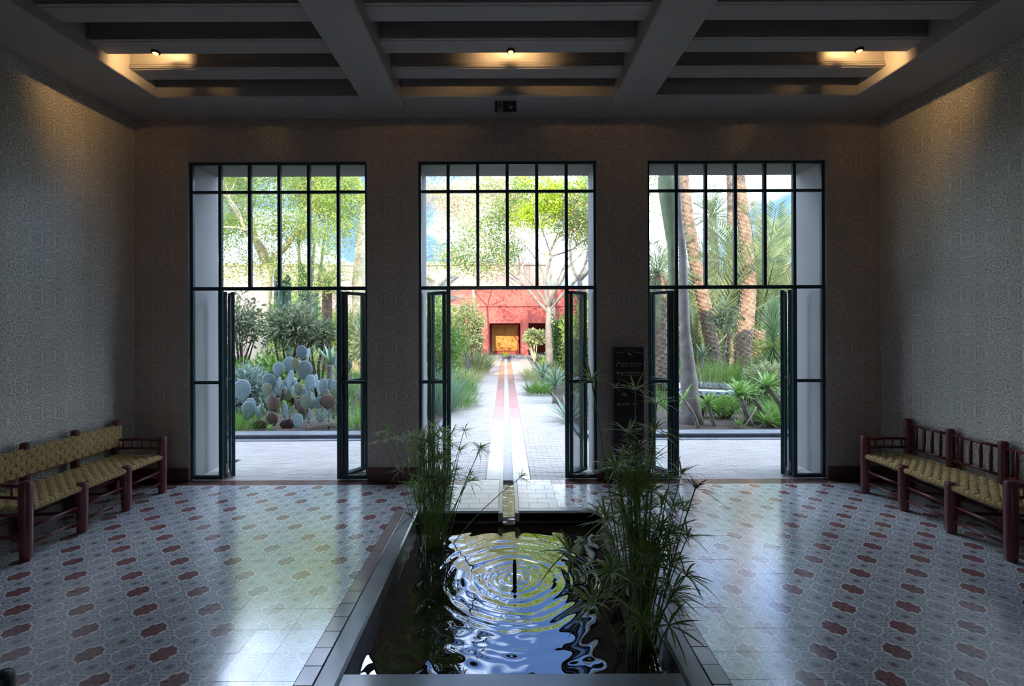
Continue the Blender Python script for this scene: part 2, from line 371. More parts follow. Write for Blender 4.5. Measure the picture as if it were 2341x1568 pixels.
M = dict(
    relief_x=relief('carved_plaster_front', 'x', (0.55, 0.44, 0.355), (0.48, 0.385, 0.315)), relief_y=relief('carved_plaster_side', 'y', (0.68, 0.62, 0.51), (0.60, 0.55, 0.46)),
    white=plain('painted_plaster', (0.215, 0.21, 0.205), (0.20, 0.195, 0.19), 2.0, 0.7, 0.05, coords='pos'),
    ceil=plain('ceiling_plaster', (0.33, 0.30, 0.28), (0.30, 0.275, 0.255), 1.5, 0.7, coords='pos'),
    steel=plain('dark_teal_steel', (0.012, 0.042, 0.048), (0.010, 0.034, 0.040), 8, 0.35, spec=0.5),
    brass=plain('worn_metal', (0.32, 0.33, 0.33), (0.2, 0.2, 0.2), 20, 0.35, metal=1.0),
    glass=glass_mat(), tile=tile_pattern(),
    grout=plain('grout', (0.10, 0.10, 0.10), (0.07, 0.07, 0.07), 8, 0.85, coords='pos'),
    bordertile=plain('plain_grey_tile', (0.40, 0.32, 0.30), (0.33, 0.26, 0.25), 2.6, 0.2, coords='pos', coat=0.8),
    redtile=plain('oxblood_tile', (0.20, 0.085, 0.07), (0.15, 0.065, 0.055), 5.0, 0.22, coords='pos', coat=0.5),
    pathtile=plain('pale_path_tile', (0.60, 0.56, 0.535), (0.50, 0.465, 0.45), 3.0, 0.22, coords='pos', coat=0.9),
    base=plain('oxblood_skirting', (0.105, 0.042, 0.034), (0.08, 0.033, 0.027), 6, 0.35, coords='pos'),
    rim=plain('waxed_concrete', (0.38, 0.40, 0.39), (0.27, 0.29, 0.295), 3.2, 0.26, 0.1, 30.0, coords='pos', detail=7, coat=0.4),
    poolwall=plain('stained_pool_wall', (0.115, 0.09, 0.062), (0.045, 0.036, 0.026), 5.0, 0.5, coords='pos'),
    pooldark=plain('pool_bottom', (0.016, 0.011, 0.008), (0.010, 0.008, 0.006), 4, 0.9, coords='pos'),
    water=water_mat('pool_water', (0.012, 0.008, 0.005)), runwater=water_mat('channel_water', (0.10, 0.095, 0.085)),
    wood=plain('burgundy_painted_wood', (0.135, 0.030, 0.031), (0.095, 0.021, 0.023), 9, 0.33, 0.06, 60),
    rope=rope_mat(),
    sign=plain('sign_board', (0.020, 0.008, 0.012), (0.015, 0.007, 0.010), 9, 0.4),
    signwhite=plain('sign_lettering', (0.36, 0.33, 0.34), None, 9, 0.6),
    plastic=plain('cream_plastic', (0.55, 0.52, 0.42), None, 9, 0.4), black=plain('black_metal', (0.008, 0.008, 0.008), None, 9, 0.45),
    exitgrey=plain('exit_symbol', (0.32, 0.34, 0.33), None, 9, 0.5), exitblack=plain('exit_plate', (0.012, 0.014, 0.013), None, 9, 0.5),
    bulb=emit('lamp_glow', (1.0, 0.50, 0.12), 1.6),
    paver=brick_mat(), joint=plain('paver_joint', (0.46, 0.43, 0.41), (0.40, 0.37, 0.35), 12, 0.9, coords='pos'),
    marble=plain('polished_pale_stone', (0.455, 0.41, 0.375), (0.395, 0.35, 0.32), 2.4, 0.14, coords='pos', coat=0.6),
    kerb=plain('grey_blue_stone', (0.235, 0.245, 0.26), (0.17, 0.18, 0.19), 4.0, 0.4, 0.1, coords='pos'),
    kerbshade=plain('groove_shade', (0.06, 0.07, 0.09), (0.035, 0.04, 0.055), 6.0, 0.4, coords='pos'),
    soil=plain('garden_soil', (0.10, 0.075, 0.055), (0.055, 0.042, 0.032), 5.0, 0.95, 0.6, 30.0, coords='pos', detail=8),
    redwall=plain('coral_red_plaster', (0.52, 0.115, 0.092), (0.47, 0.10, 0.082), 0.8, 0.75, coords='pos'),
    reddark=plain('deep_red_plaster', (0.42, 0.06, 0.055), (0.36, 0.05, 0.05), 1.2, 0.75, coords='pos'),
    orange=plain('orange_door_wood', (0.62, 0.27, 0.05), (0.50, 0.19, 0.035), 3.0, 0.5, coords='pos'),
    peach=plain('peach_plaster', (0.46, 0.32, 0.235), (0.41, 0.285, 0.21), 0.6, 0.8, coords='pos'),
    garwall=plain('pale_pink_plaster', (0.42, 0.31, 0.255), (0.37, 0.27, 0.22), 0.7, 0.85, coords='pos'),
    zell=plain('white_glazed_tile', (0.62, 0.64, 0.68), (0.52, 0.55, 0.60), 3, 0.25), zellblue=plain('blue_glazed_tile', (0.04, 0.09, 0.17), None, 9, 0.25),
    barkpale=plain('pale_bark', (0.56, 0.47, 0.31), (0.42, 0.34, 0.22), 3.0, 0.85, 0.4, 12.0), barkgrey=plain('grey_bark', (0.24, 0.215, 0.185), (0.15, 0.13, 0.11), 5.0, 0.9, 0.8, 22.0),
    barkgreen=plain('smooth_green_trunk', (0.17, 0.20, 0.09), (0.10, 0.125, 0.06), 4.0, 0.6, 0.15, 9.0), barkdark=plain('dark_stem_bark', (0.085, 0.062, 0.045), (0.05, 0.038, 0.03), 8.0, 0.9, 0.3),
    palmbark=plain('date_palm_bark', (0.33, 0.235, 0.16), (0.17, 0.115, 0.08), 6.0, 0.9, 0.5), stemgrey=plain('scarred_agave_stem', (0.28, 0.24, 0.20), (0.17, 0.145, 0.125), 12.0, 0.85, 0.6, 30.0),
    pad=padmat('blue_cactus_pad', (0.225, 0.31, 0.315), (0.15, 0.22, 0.23), (0.07, 0.085, 0.075)), padolive=padmat('olive_cactus_pad', (0.19, 0.215, 0.125), (0.12, 0.15, 0.09), (0.07, 0.07, 0.04)),
    padbrown=padmat('woody_cactus_pad', (0.115, 0.075, 0.05), (0.065, 0.045, 0.032), (0.04, 0.03, 0.02)), cactus=plain('dark_columnar_cactus', (0.06, 0.115, 0.075), (0.04, 0.08, 0.055), 5, 0.6),
    willow=leafmat('yellow_green_leaflet', (0.25, 0.32, 0.06), (0.34, 0.40, 0.085), (0.18, 0.27, 0.06)),
    green=leafmat('mid_green_leaf', (0.156, 0.273, 0.058), (0.221, 0.351, 0.078), (0.117, 0.221, 0.052)), darkgreen=leafmat('dark_green_leaf', (0.072, 0.143, 0.046), (0.111, 0.195, 0.058), None),
    olive=leafmat('olive_leaf', (0.260, 0.299, 0.130), (0.351, 0.377, 0.182), (0.195, 0.247, 0.104)), lime=leafmat('lime_leaf', (0.414, 0.494, 0.023), (0.310, 0.425, 0.023), None),
    autumn=leafmat('tan_autumn_leaf', (0.575, 0.414, 0.253), (0.460, 0.356, 0.184), (0.310, 0.345, 0.138)), silver=leafmat('silver_leaf', (0.24, 0.30, 0.26), (0.17, 0.25, 0.18), (0.10, 0.19, 0.08)),
    grass=leafmat('bright_grass', (0.135, 0.27, 0.045), (0.20, 0.34, 0.07), (0.11, 0.22, 0.04)), dry=leafmat('straw_grass', (0.520, 0.494, 0.208), (0.390, 0.429, 0.156), None),
    agave=leafmat('soft_agave_leaf', (0.15, 0.28, 0.06), (0.24, 0.40, 0.09), None, 0.4, 0.25), aloe=leafmat('blue_green_agave', (0.16, 0.26, 0.16), (0.22, 0.32, 0.20), None, 0.5, 0.15),
    yucca=leafmat('yucca_blade', (0.18, 0.27, 0.12), (0.27, 0.36, 0.17), None, 0.4, 0.25), palm=leafmat('date_palm_leaf', (0.16, 0.215, 0.10), (0.24, 0.285, 0.13), (0.30, 0.31, 0.14), 0.4, 0.25),
    bluepalm=leafmat('blue_palm_leaf', (0.276, 0.368, 0.322), (0.345, 0.425, 0.356), None, 0.5, 0.25),
    papyrus=leafmat('papyrus_blade', (0.24, 0.36, 0.07), (0.36, 0.48, 0.12), (0.19, 0.30, 0.08), 0.3, 0.4, 0.5), papstem=plain('papyrus_stem', (0.19, 0.29, 0.07), (0.14, 0.22, 0.05), 7, 0.4),
    plum=leafmat('plumeria_leaf', (0.11, 0.14, 0.065), (0.21, 0.235, 0.13), (0.15, 0.18, 0.08), 0.4),
    papdry=leafmat('dry_papyrus_blade', (0.26, 0.20, 0.09), (0.20, 0.12, 0.05), None, 0.5, 0.3),
    jet=glass_mat(),
)

# ------------------------------------------------------------------ the setting
WX, WY, CZ = 4.22, 5.36, 4.10            # half width, inner face of the garden wall, ceiling height
OPEN = [(-2.6, 'window_1'), (0.0, 'window_2'), (2.6, 'window_3')]
OW, OH, WT = 1.01, 3.62, 0.56

def wall_front():
    b = MB(); xs = [-12.0]
    for c, _ in OPEN: xs += [c - OW, c + OW]
    xs += [12.0]
    y0, y1 = WY, WY + WT
    def quad(a, c, d, e, mi): b.add([a, c, d, e], [(0, 1, 2, 3)], mi)
    for i in range(0, len(xs), 2):
        x0, x1 = xs[i], xs[i+1]
        quad((x0,y0,0),(x1,y0,0),(x1,y0,OH),(x0,y0,OH), 0)
        quad((x1,y1,0),(x0,y1,0),(x0,y1,OH),(x1,y1,OH), 1)
        quad((x1,y0,0),(x1,y1,0),(x1,y1,OH),(x1,y0,OH), 1)
        quad((x0,y1,0),(x0,y0,0),(x0,y0,OH),(x0,y1,OH), 1)
    quad((-12,y0,OH),(12,y0,OH),(12,y0,6.0),(-12,y0,6.0), 0)
    quad((12,y1,OH),(-12,y1,OH),(-12,y1,6.0),(12,y1,6.0), 1)
    quad((-12,y0,6.0),(12,y0,6.0),(12,y1,6.0),(-12,y1,6.0), 1)
    for c, _ in OPEN: quad((c-OW,y1,OH),(c+OW,y1,OH),(c+OW,y0,OH),(c-OW,y0,OH), 1)
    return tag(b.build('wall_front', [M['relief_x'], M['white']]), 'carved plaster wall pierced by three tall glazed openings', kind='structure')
wall_front()
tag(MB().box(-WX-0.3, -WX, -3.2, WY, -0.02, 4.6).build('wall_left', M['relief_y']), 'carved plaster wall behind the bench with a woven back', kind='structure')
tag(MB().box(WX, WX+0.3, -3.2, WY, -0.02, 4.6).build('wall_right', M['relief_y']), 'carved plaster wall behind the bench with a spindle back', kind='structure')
b = MB()
for (x0, x1) in ((-WX, -0.2), (0.2, WX)): b.box(x0, x1, -3.3, -3.0, -0.02, 3.2)  # narrow gap added behind the camera to let in daylight
b.box(-WX, WX, -3.3, -3.0, 3.2, 4.6)
tag(b.build('wall_back', M['relief_x']), 'carved plaster wall at the rear of the hall with an added daylight gap', kind='structure')
tag(MB().box(-9, 9, -6.4, -3.3, 3.2, 3.5).build('roof_rear_added', M['white']), 'unseen roof added behind the hall to limit the sun', kind='structure')  # unseen roof, added to limit the sun reaching the rear gap
tag(MB().box(-14, 14, -16, -3.3, -0.2, -0.01).build('floor_rear_added', M['paver']), 'unseen paved court added behind the hall', kind='structure')  # unseen court, added along with the daylight gap
# baseboards
BB = [(-WX, -2.6-OW), (-2.6+OW, -OW), (OW, 2.6-OW), (2.6+OW, WX)]
bbf = empty('baseboard_front', kind='structure', label='oxblood skirting along the foot of the glazed wall')
for (x0, x1) in BB: MB().bbox(x0, x1, WY-0.018, WY, 0.0, 0.155, 0.006).build('skirting', M['base'], bbf)
for sx, nm, lb in ((-1, 'left', 'oxblood skirting behind the woven-back bench'), (1, 'right', 'oxblood skirting behind the spindle-back bench')):
    x0, x1 = (-WX, -WX+0.018) if sx < 0 else (WX-0.018, WX)
    tag(MB().bbox(x0, x1, -3.0, WY-0.02, 0, 0.155, 0.006).build('baseboard_' + nm, M['base']), lb, kind='structure')
# ceiling
ceil = empty('ceiling', (0, 0, 0), kind='structure', label='coffered plaster ceiling with crossing beams')
MB().box(-12, 12, -3.6, WY+WT, 4.60, 4.98).build('roof_slab', M['ceil'], ceil)
MB().box(-WX, WX, -3.0, WY, 4.46, 4.60).build('soffit', M['ceil'], ceil)
for s in (-1, 1):
    x0, x1 = (-WX, -3.58) if s < 0 else (3.58, WX)
    MB().bbox(x0, x1, -3.0, WY, CZ, 4.47, 0.008).build('side_band', M['ceil'], ceil)
    MB().bbox(min(s*1.10, s*1.50), max(s*1.10, s*1.50), -3.0, 5.02, CZ-0.03, 4.47, 0.012).build('main_beam', M['ceil'], ceil)
MB().bbox(-3.58, 3.58, 4.84, WY, CZ, 4.47, 0.01).build('front_band', M['ceil'], ceil)
cb = None
for i in range(13):
    y0 = 4.50 - i * 0.445
    b = MB().bbox(-3.58, 3.58, y0, y0+0.19, 4.20, 4.47, 0.006)
    for k in range(3): b.bbox(-3.58, 3.58, y0-0.008*(3-k), y0+0.01, 4.205+k*0.022, 4.220+k*0.022, 0.003)
    b.build('cross_beam', M['ceil'], ceil)
# lamps in the coffer
for x, y, lb in ((-3.12, 4.20, 'small warm ceiling spot beside the woven-back bench wall'), (0.03, 4.20, 'small warm ceiling spot over the middle of the hall'), (3.12, 4.20, 'small warm ceiling spot beside the spindle-back bench wall')):
    t = empty('ceiling_spotlight', (x, y, 4.19), label=lb, cat='light', group='warm ceiling spots')
    MB().lathe([(0.012, 0.20), (0.014, 0.06), (0.034, 0.05), (0.036, -0.005), (0.030, -0.008)], 14).build('housing', M['black'], t, True)
    MB().lathe([(0.0, -0.020), (0.018, -0.016), (0.026, -0.004), (0.026, 0.0)], 14, cap=False).build('bulb', M['bulb'], t, True)
    ld = bpy.data.lights.new('spot', 'SPOT'); ld.energy = 78 if x else 50; ld.color = (1.0, 0.62, 0.26); ld.spot_size = math.radians(142); ld.spot_blend = 0.6; ld.shadow_soft_size = 0.02
    lo = bpy.data.objects.new('spot', ld); COL.objects.link(lo); lo.parent = t; lo.location = (0, 0.03, 0.02)
    d = Vector((0.65 if x > 1 else (-0.65 if x < -1 else 0.0), 1.0, -0.02)).normalized(); lo.rotation_euler = d.to_track_quat('-Z', 'Y').to_euler()

# ------------------------------------------------------------------ floor with individual tiles
PX, PY0, PY1 = 0.862, 2.405, 4.46         # pool inner half-width and ends
RIM, BOR = 0.123, 0.095
PXO = PX + RIM; PB = PXO + BOR            # 0.985, 1.08
PF = PY0 - RIM
fl = MB()
for (x0, x1, y0, y1) in ((-WX, -PXO, -3.0, WY+WT), (PXO, WX, -3.0, WY+WT), (-PXO, PXO, -3.0, PF), (-PXO, -0.062, PY1, WY+WT), (0.062, PXO, PY1, WY+WT), (-0.062, 0.062, PY1, WY+WT)):
    z = -0.004 if not (x0 == -0.062 and x1 == 0.062) else -0.06
    fl.box(x0, x1, y0, y1, -0.10, z)
floor = tag(fl.build('floor', M['grout']), 'patterned cement tile floor of the hall', kind='structure')
T = 0.2; cells = []
EY = 5.235
k0 = math.floor((-3.0 - 2.957) / T)
for sgn in (-1, 1):
    for i in range(16):
        xa = 1.08 + i * T; xb = min(xa + T, WX)
        if xb - xa < 0.02: continue
        for j in range(k0, 13):
            ya = 2.957 + j * T; yb = min(ya + T, EY)
            if yb - ya < 0.02: continue
            cells.append((min(sgn*xa, sgn*xb), max(sgn*xa, sgn*xb), ya, yb))
for i in range(-5, 6):                                # in front of the pool
    for j in range(k0, 2):
        ya = 2.957 + j * T; yb = min(ya + T, PF - BOR)
        if yb - ya < 0.02: continue
        xa, xb = max(-1.08, i * T - 0.08 - T/2 + 0.08), min(1.08, i * T + T/2)
        if xb - xa > 0.02: cells.append((xa, xb, ya, yb))
for sgn in (-1, 1):                                   # beside the path behind the pool
    for i in range(3):
        xa, xb = 0.48 + i * T, min(0.48 + (i+1) * T, 1.08)
        for j in range(8, 13):
            ya = max(2.957 + j * T, PY1 + 0.10); yb = min(2.957 + (j+1) * T, EY)
            if yb - ya > 0.02 and not (xb > PXO - 0.02 and ya < PY1 + 0.10): cells.append((min(sgn*xa, sgn*xb), max(sgn*xa, sgn*xb), ya, yb))
def inframe(x, y, z=0.0):
    if y < 0.4: return False
    px = VX + (x - CAMX) * FPX / y; py = VY + (CAMZ - z) * FPX / y
    return -30 < px < 2371 and -30 < py < 1600
full = MB().box(-0.0993, 0.0993, -0.0993, 0.0993, -0.02, 0.0)
tm = full.build('tile', M['tile']); tile_me = tm.data; bpy.data.objects.remove(tm)
vis = []; rest = []
for c in cells:
    x, y = (c[0]+c[1])/2, (c[2]+c[3])/2
    (vis if inframe(x, y) else rest).append(c)
vis.sort(key=lambda c: (c[2]+c[3])**2 + ((c[0]+c[1])/2)**2*0.2)
for c in vis[:300]:
    w, d = c[1]-c[0], c[3]-c[2]
    inst(tile_me, 'tile', floor, ((c[0]+c[1])/2, (c[2]+c[3])/2, R.uniform(-0.0006, 0.0006)), (R.gauss(0, 0.0022), R.gauss(0, 0.0022), 0), (w/T, d/T, 1))
b = MB()
for c in vis[300:] + rest:
    dz = R.uniform(-0.0006, 0.0006)
    b.box(c[0]+0.0007, c[1]-0.0007, c[2]+0.0007, c[3]-0.0007, -0.02, dz)
tag(b.build('tile_field', M['tile'], floor), kind='stuff')
# oxblood border tiles along the glazed wall
x = -WX
while x < WX - 0.01:
    x1 = min(x + 0.2, WX)
    xa, xb = x, x1
    if xb > -0.48 and xa < 0.48: xa, xb = (xa, -0.48) if xa < -0.49 else ((0.48, xb) if xb > 0.49 else (0, 0))
    if xb - xa > 0.01: MB().bbox(xa+0.001, xb-0.001, EY+0.001, WY+0.03, -0.02, R.uniform(-0.0005, 0.0005), 0.0015).build('border_tile', M['redtile'], floor)
    x = x1
# small plain tiles round the pool
y = PF - BOR
while y < PY1 + 0.05:
    y1 = y + 0.14 + R.uniform(-0.006, 0.006)
    for s in (-1, 1):
        mat = M['bordertile']
        MB().bbox(min(s*PXO, s*PB)+0.001, max(s*PXO, s*PB)-0.001, y+0.001, min(y1, PY1+0.10)-0.001, -0.02, R.uniform(-0.0006, 0.0006), 0.0015).build('border_tile', mat, floor)
    y = y1
x = -PXO
while x < PXO - 0.02:
    x1 = min(x + 0.14, PXO)
    MB().bbox(x+0.001, x1-0.001, PF-BOR, PF-0.001, -0.02, 0.0, 0.0015).build('border_tile', M['bordertile'], floor); x = x1
# pale tiles of the inner path either side of the runnel
for s in (-1, 1):
    y = PY1 + 0.10; row = 0
    while y < WY + 0.02:
        y1 = min(y + 0.13, WY + 0.03)
        xs = [0.10, 0.29, 0.48] if row % 2 else [0.10, 0.20, 0.39, 0.48]
        for a, c in zip(xs[:-1], xs[1:]):
            MB().bbox(min(s*a, s*c)+0.001, max(s*a, s*c)-0.001, y+0.001, y1-0.001, -0.02, R.uniform(-0.0006, 0.0006), 0.0015).build('path_tile', M['pathtile'], floor)
        y = y1; row += 1
    MB().bbox(min(s*0.055, s*0.10), max(s*0.055, s*0.10)-0.001, PY1-0.02, WY+WT, -0.08, 0.002, 0.006).build('channel_edge', M['marble'], floor)

# ------------------------------------------------------------------ the pool
WL = -0.105
pool = empty('garden_pool', (0, 0, 0), label='sunken rectangular pool of dark rippled water in the hall floor', cat='pool')
for s in (-1, 1):
    MB().bbox(min(s*PX, s*PXO), max(s*PX, s*PXO), PF, PY1+0.10, -0.03, 0.006, 0.012).build('rim', M['rim'], pool)
    MB().box(min(s*PX, s*PXO), max(s*PX, s*PXO), PF, PY1, -0.62, -0.03).build('pool_wall', M['poolwall'], pool)
    MB().bbox(min(s*0.055, s*PX), max(s*0.055, s*PX), PY1, PY1+0.10, -0.10, 0.006, 0.022).build('rim', M['rim'], pool)
    MB().box(min(s*0.055, s*PX), max(s*0.055, s*PX), PY1+0.004, PY1+0.10, -0.62, -0.09).build('pool_wall', M['poolwall'], pool)
MB().bbox(-PX, PX, PF, PY0, -0.03, 0.006, 0.012).build('rim', M['rim'], pool)
MB().box(-PX, PX, PF, PY0-0.002, -0.62, -0.03).build('pool_wall', M['poolwall'], pool)
MB().box(-PXO, PXO, PF, PY1+0.1, -0.66, -0.60).build('pool_bottom', M['pooldark'], pool)
nx, ny = 230, 275
gxs = np.linspace(-PX, PX, nx); gys = np.linspace(PY0, PY1+0.004, ny)
Xg, Yg = np.meshgrid(gxs, gys)
JX, JY = 0.035, 3.50
wob = 0.012*np.sin(Xg*7.1+1.0)*np.cos(Yg*5.3) + 0.008*np.sin(Xg*15+Yg*11)
r = np.hypot(Xg-JX, Yg-JY) + wob
Z = 0.0008*np.cos(2*np.pi*r/0.088)*np.exp(-((r-0.34)/0.36)**2) + 0.0010*np.cos(2*np.pi*r/0.047)*np.exp(-(r/0.22)**2)
Z += 0.0006*np.cos(2*np.pi*r/0.13+0.7)*np.exp(-((r-0.6)/0.35)**2)
for q in range(26):
    kx, ky = NR.normal(size=2); kk = NR.uniform(16, 60); nrm = math.hypot(kx, ky)
    Z += (0.00105/kk*16)*np.sin((Xg*kx+Yg*ky)/nrm*kk + NR.uniform(0, 6.28))*0.36*np.clip(0.35+r*0.9, 0, 1)
# a few drops that fell back
for q in range(46):
    dx, dy = NR.normal(size=2)*0.24; rr = np.hypot(Xg-JX-dx, Yg-JY-dy)
    Z += 0.0016*np.exp(-(rr/0.012)**2)*NR.choice([-1, 1])
wb = MB(); Vw = np.stack([Xg, Yg, WL+Z], -1).reshape(-1, 3)
ii = (np.arange(ny-1)[:, None]*nx + np.arange(nx-1)[None]).ravel()
wb.addq(Vw, np.stack([ii, ii+1, ii+nx+1, ii+nx], 1))
tag(wb.build('water', M['water'], pool, True), 'dark water with ring ripples')
ft = empty('fountain_nozzle', (JX, JY, WL), label='slim dark fountain pipe spouting a low jet in the pool', cat='fountain')
MB().lathe([(0.014, -0.40), (0.014, 0.10), (0.010, 0.12), (0.010, 0.135), (0.006, 0.137)], 12).build('pipe', M['black'], ft, True)
MB().tube([(0,0,0.13), (0.002,0,0.18), (0.0,0.001,0.22), (-0.002,0,0.245)], [0.006, 0.007, 0.008, 0.003], 8).build('water_jet', M['jet'], ft, True)
# runnel
ch = empty('water_channel', (0, PY1, 0), label='narrow stone runnel carrying water from the garden to the pool', cat='channel')
def runnel(y0, y1, z): return MB().box(-0.055, 0.055, y0-PY1, y1-PY1, z-0.03, z)
runnel(PY1-0.03, 24.0, -0.055).build('bed', M['marble'], ch)
nw = 160; b = MB(); ys = np.concatenate([np.linspace(PY1-0.03, 7.5, 120), np.linspace(7.6, 24.0, 60)]) - PY1
V = []; 
for i, yy in enumerate(ys):
    for xx in (-0.055, -0.018, 0.018, 0.055):
        a = 0.0022 if yy < 1.3 else 0.0003
        V.append((xx, yy, -0.032 + R.uniform(-a, a)))
b.add(V, [(i*4+k, i*4+k+1, (i+1)*4+k+1, (i+1)*4+k) for i in range(len(ys)-1) for k in range(3)])
b.add([(-0.055,-0.03,-0.032),(0.055,-0.03,-0.032),(0.055,-0.034,-0.17),(-0.055,-0.034,-0.17)], [(0,3,2,1)])
b.build('water', M['runwater'], ch, True)

# ------------------------------------------------------------------ glazing and folding doors
def window(c, name, angs, label):
    w = empty(name, (c, WY, 0), kind='structure', label=label)
    yf0, yf1 = 0.03, 0.075; F = 0.030; pw = 2*OW/6
    st = M['steel']
    fr = MB()
    for s in (-1, 1): fr.bbox(min(s*OW, s*(OW-F)), max(s*OW, s*(OW-F)), yf0, yf1, 0.012, OH, 0.004)
    fr.bbox(-OW+F, OW-F, yf0, yf1, OH-F, OH, 0.004); fr.build('frame', st, w)
    zt, zu, zl = 2.185, 3.285, 1.115
    MB().bbox(-OW+F, OW-F, yf0, yf1, zt-0.02, zt+0.02, 0.004).build('transom', st, w)
    MB().bbox(-OW+F, OW-F, yf0+0.004, yf1-0.004, zu-0.016, zu+0.016, 0.004).build('transom', st, w)
    for i in range(1, 6):
        x = -OW + i*pw; t = 0.018
        MB().bbox(x-t, x+t, yf0, yf1, zt+0.02, OH-F, 0.004).build('mullion', st, w)
    for i in range(6):
        x0 = -OW + i*pw; x1 = x0 + pw
        for (z0, z1) in ((zt+0.02, zu-0.016), (zu+0.016, OH-F)):
            MB().box(x0+0.018, x1-0.018, 0.050, 0.056, z0, z1).build('pane', M['glass'], w)
    for s in (-1, 1):
        xa = s*(OW-pw)
        MB().bbox(xa-0.022, xa+0.022, yf0, yf1, 0.012, zt-0.02, 0.004).build('mullion', st, w)
        x0, x1 = sorted((s*(OW-F), xa + s*0.022))
        MB().bbox(x0, x1, yf0, yf1, 0.012, 0.055, 0.004).build('rail', st, w)
        MB().bbox(x0, x1, yf0, yf1, zl-0.018, zl+0.018, 0.004).build('rail', st, w)
        MB().box(x0, x1, 0.050, 0.056, 0.055, zl-0.018).build('pane', M['glass'], w)
        MB().box(x0, x1, 0.050, 0.056, zl+0.018, zt-0.02).build('pane', M['glass'], w)
        # two leaves folded outwards
        a1, a2 = angs[0 if s < 0 else 1]
        L = pw - 0.006
        tuck = (c > -1.0 and s < 0) or (c < 1.0 and s > 0)
        H = Vector((xa + s*0.004, yf1+0.036, 0)) if tuck else Vector((xa - s*0.03, yf1+0.012, 0))
        d1 = Vector((s*math.sin(a1), math.cos(a1), 0))
        E = H + d1*L
        d2v = Vector((-s*math.sin(a1+a2), -math.cos(a1+a2), 0))
        q_ = -1 if tuck else 1
        if tuck: d2v = -d1
        for (p, d) in ((H, d1), (E + q_*Vector((-s*0.042*math.cos(a1), 0.042*math.sin(a1), 0)) + (d1*0.02 if tuck else Vector((0, 0, 0))), d2v)):
            lf = MB(); n_ = 0.032; th = 0.018
            lf.bbox(0, n_, -th, th, 0.018, zt-0.03, 0.004); lf.bbox(L-n_, L, -th, th, 0.018, zt-0.03, 0.004)
            for (z0, z1) in ((0.018, 0.055), (zl-0.016, zl+0.016), (zt-0.065, zt-0.03)): lf.bbox(n_, L-n_, -th, th, z0, z1, 0.004)
            o = lf.build('door_leaf', st, w); o.location = p; o.rotation_euler = (0, 0, math.atan2(d.y, d.x))
            for (z0, z1) in ((0.055, zl-0.016), (zl+0.016, zt-0.065)):
                MB().box(n_, L-n_, -0.003, 0.003, z0, z1).build('pane', M['glass'], o)
            for z in (0.12, 1.12, 2.03):
                MB().tube([(-0.006, 0, z-0.06), (-0.006, 0, z+0.06)], 0.009, 8).build('hinge', M['steel'] if z > 2 else M['brass'], o)
    return w
A = math.radians
window(-2.6, 'window_1', ((A(31), A(6)), (A(31), A(8))), 'glazed steel opening onto the prickly pear bed')
window(0.0, 'window_2', ((A(44), A(6)), (A(42), A(6))), 'glazed steel opening onto the runnel path and red pavilion')
window(2.6, 'window_3', ((A(29), A(6)), (A(31), A(6))), 'glazed steel opening onto the palms and agaves')

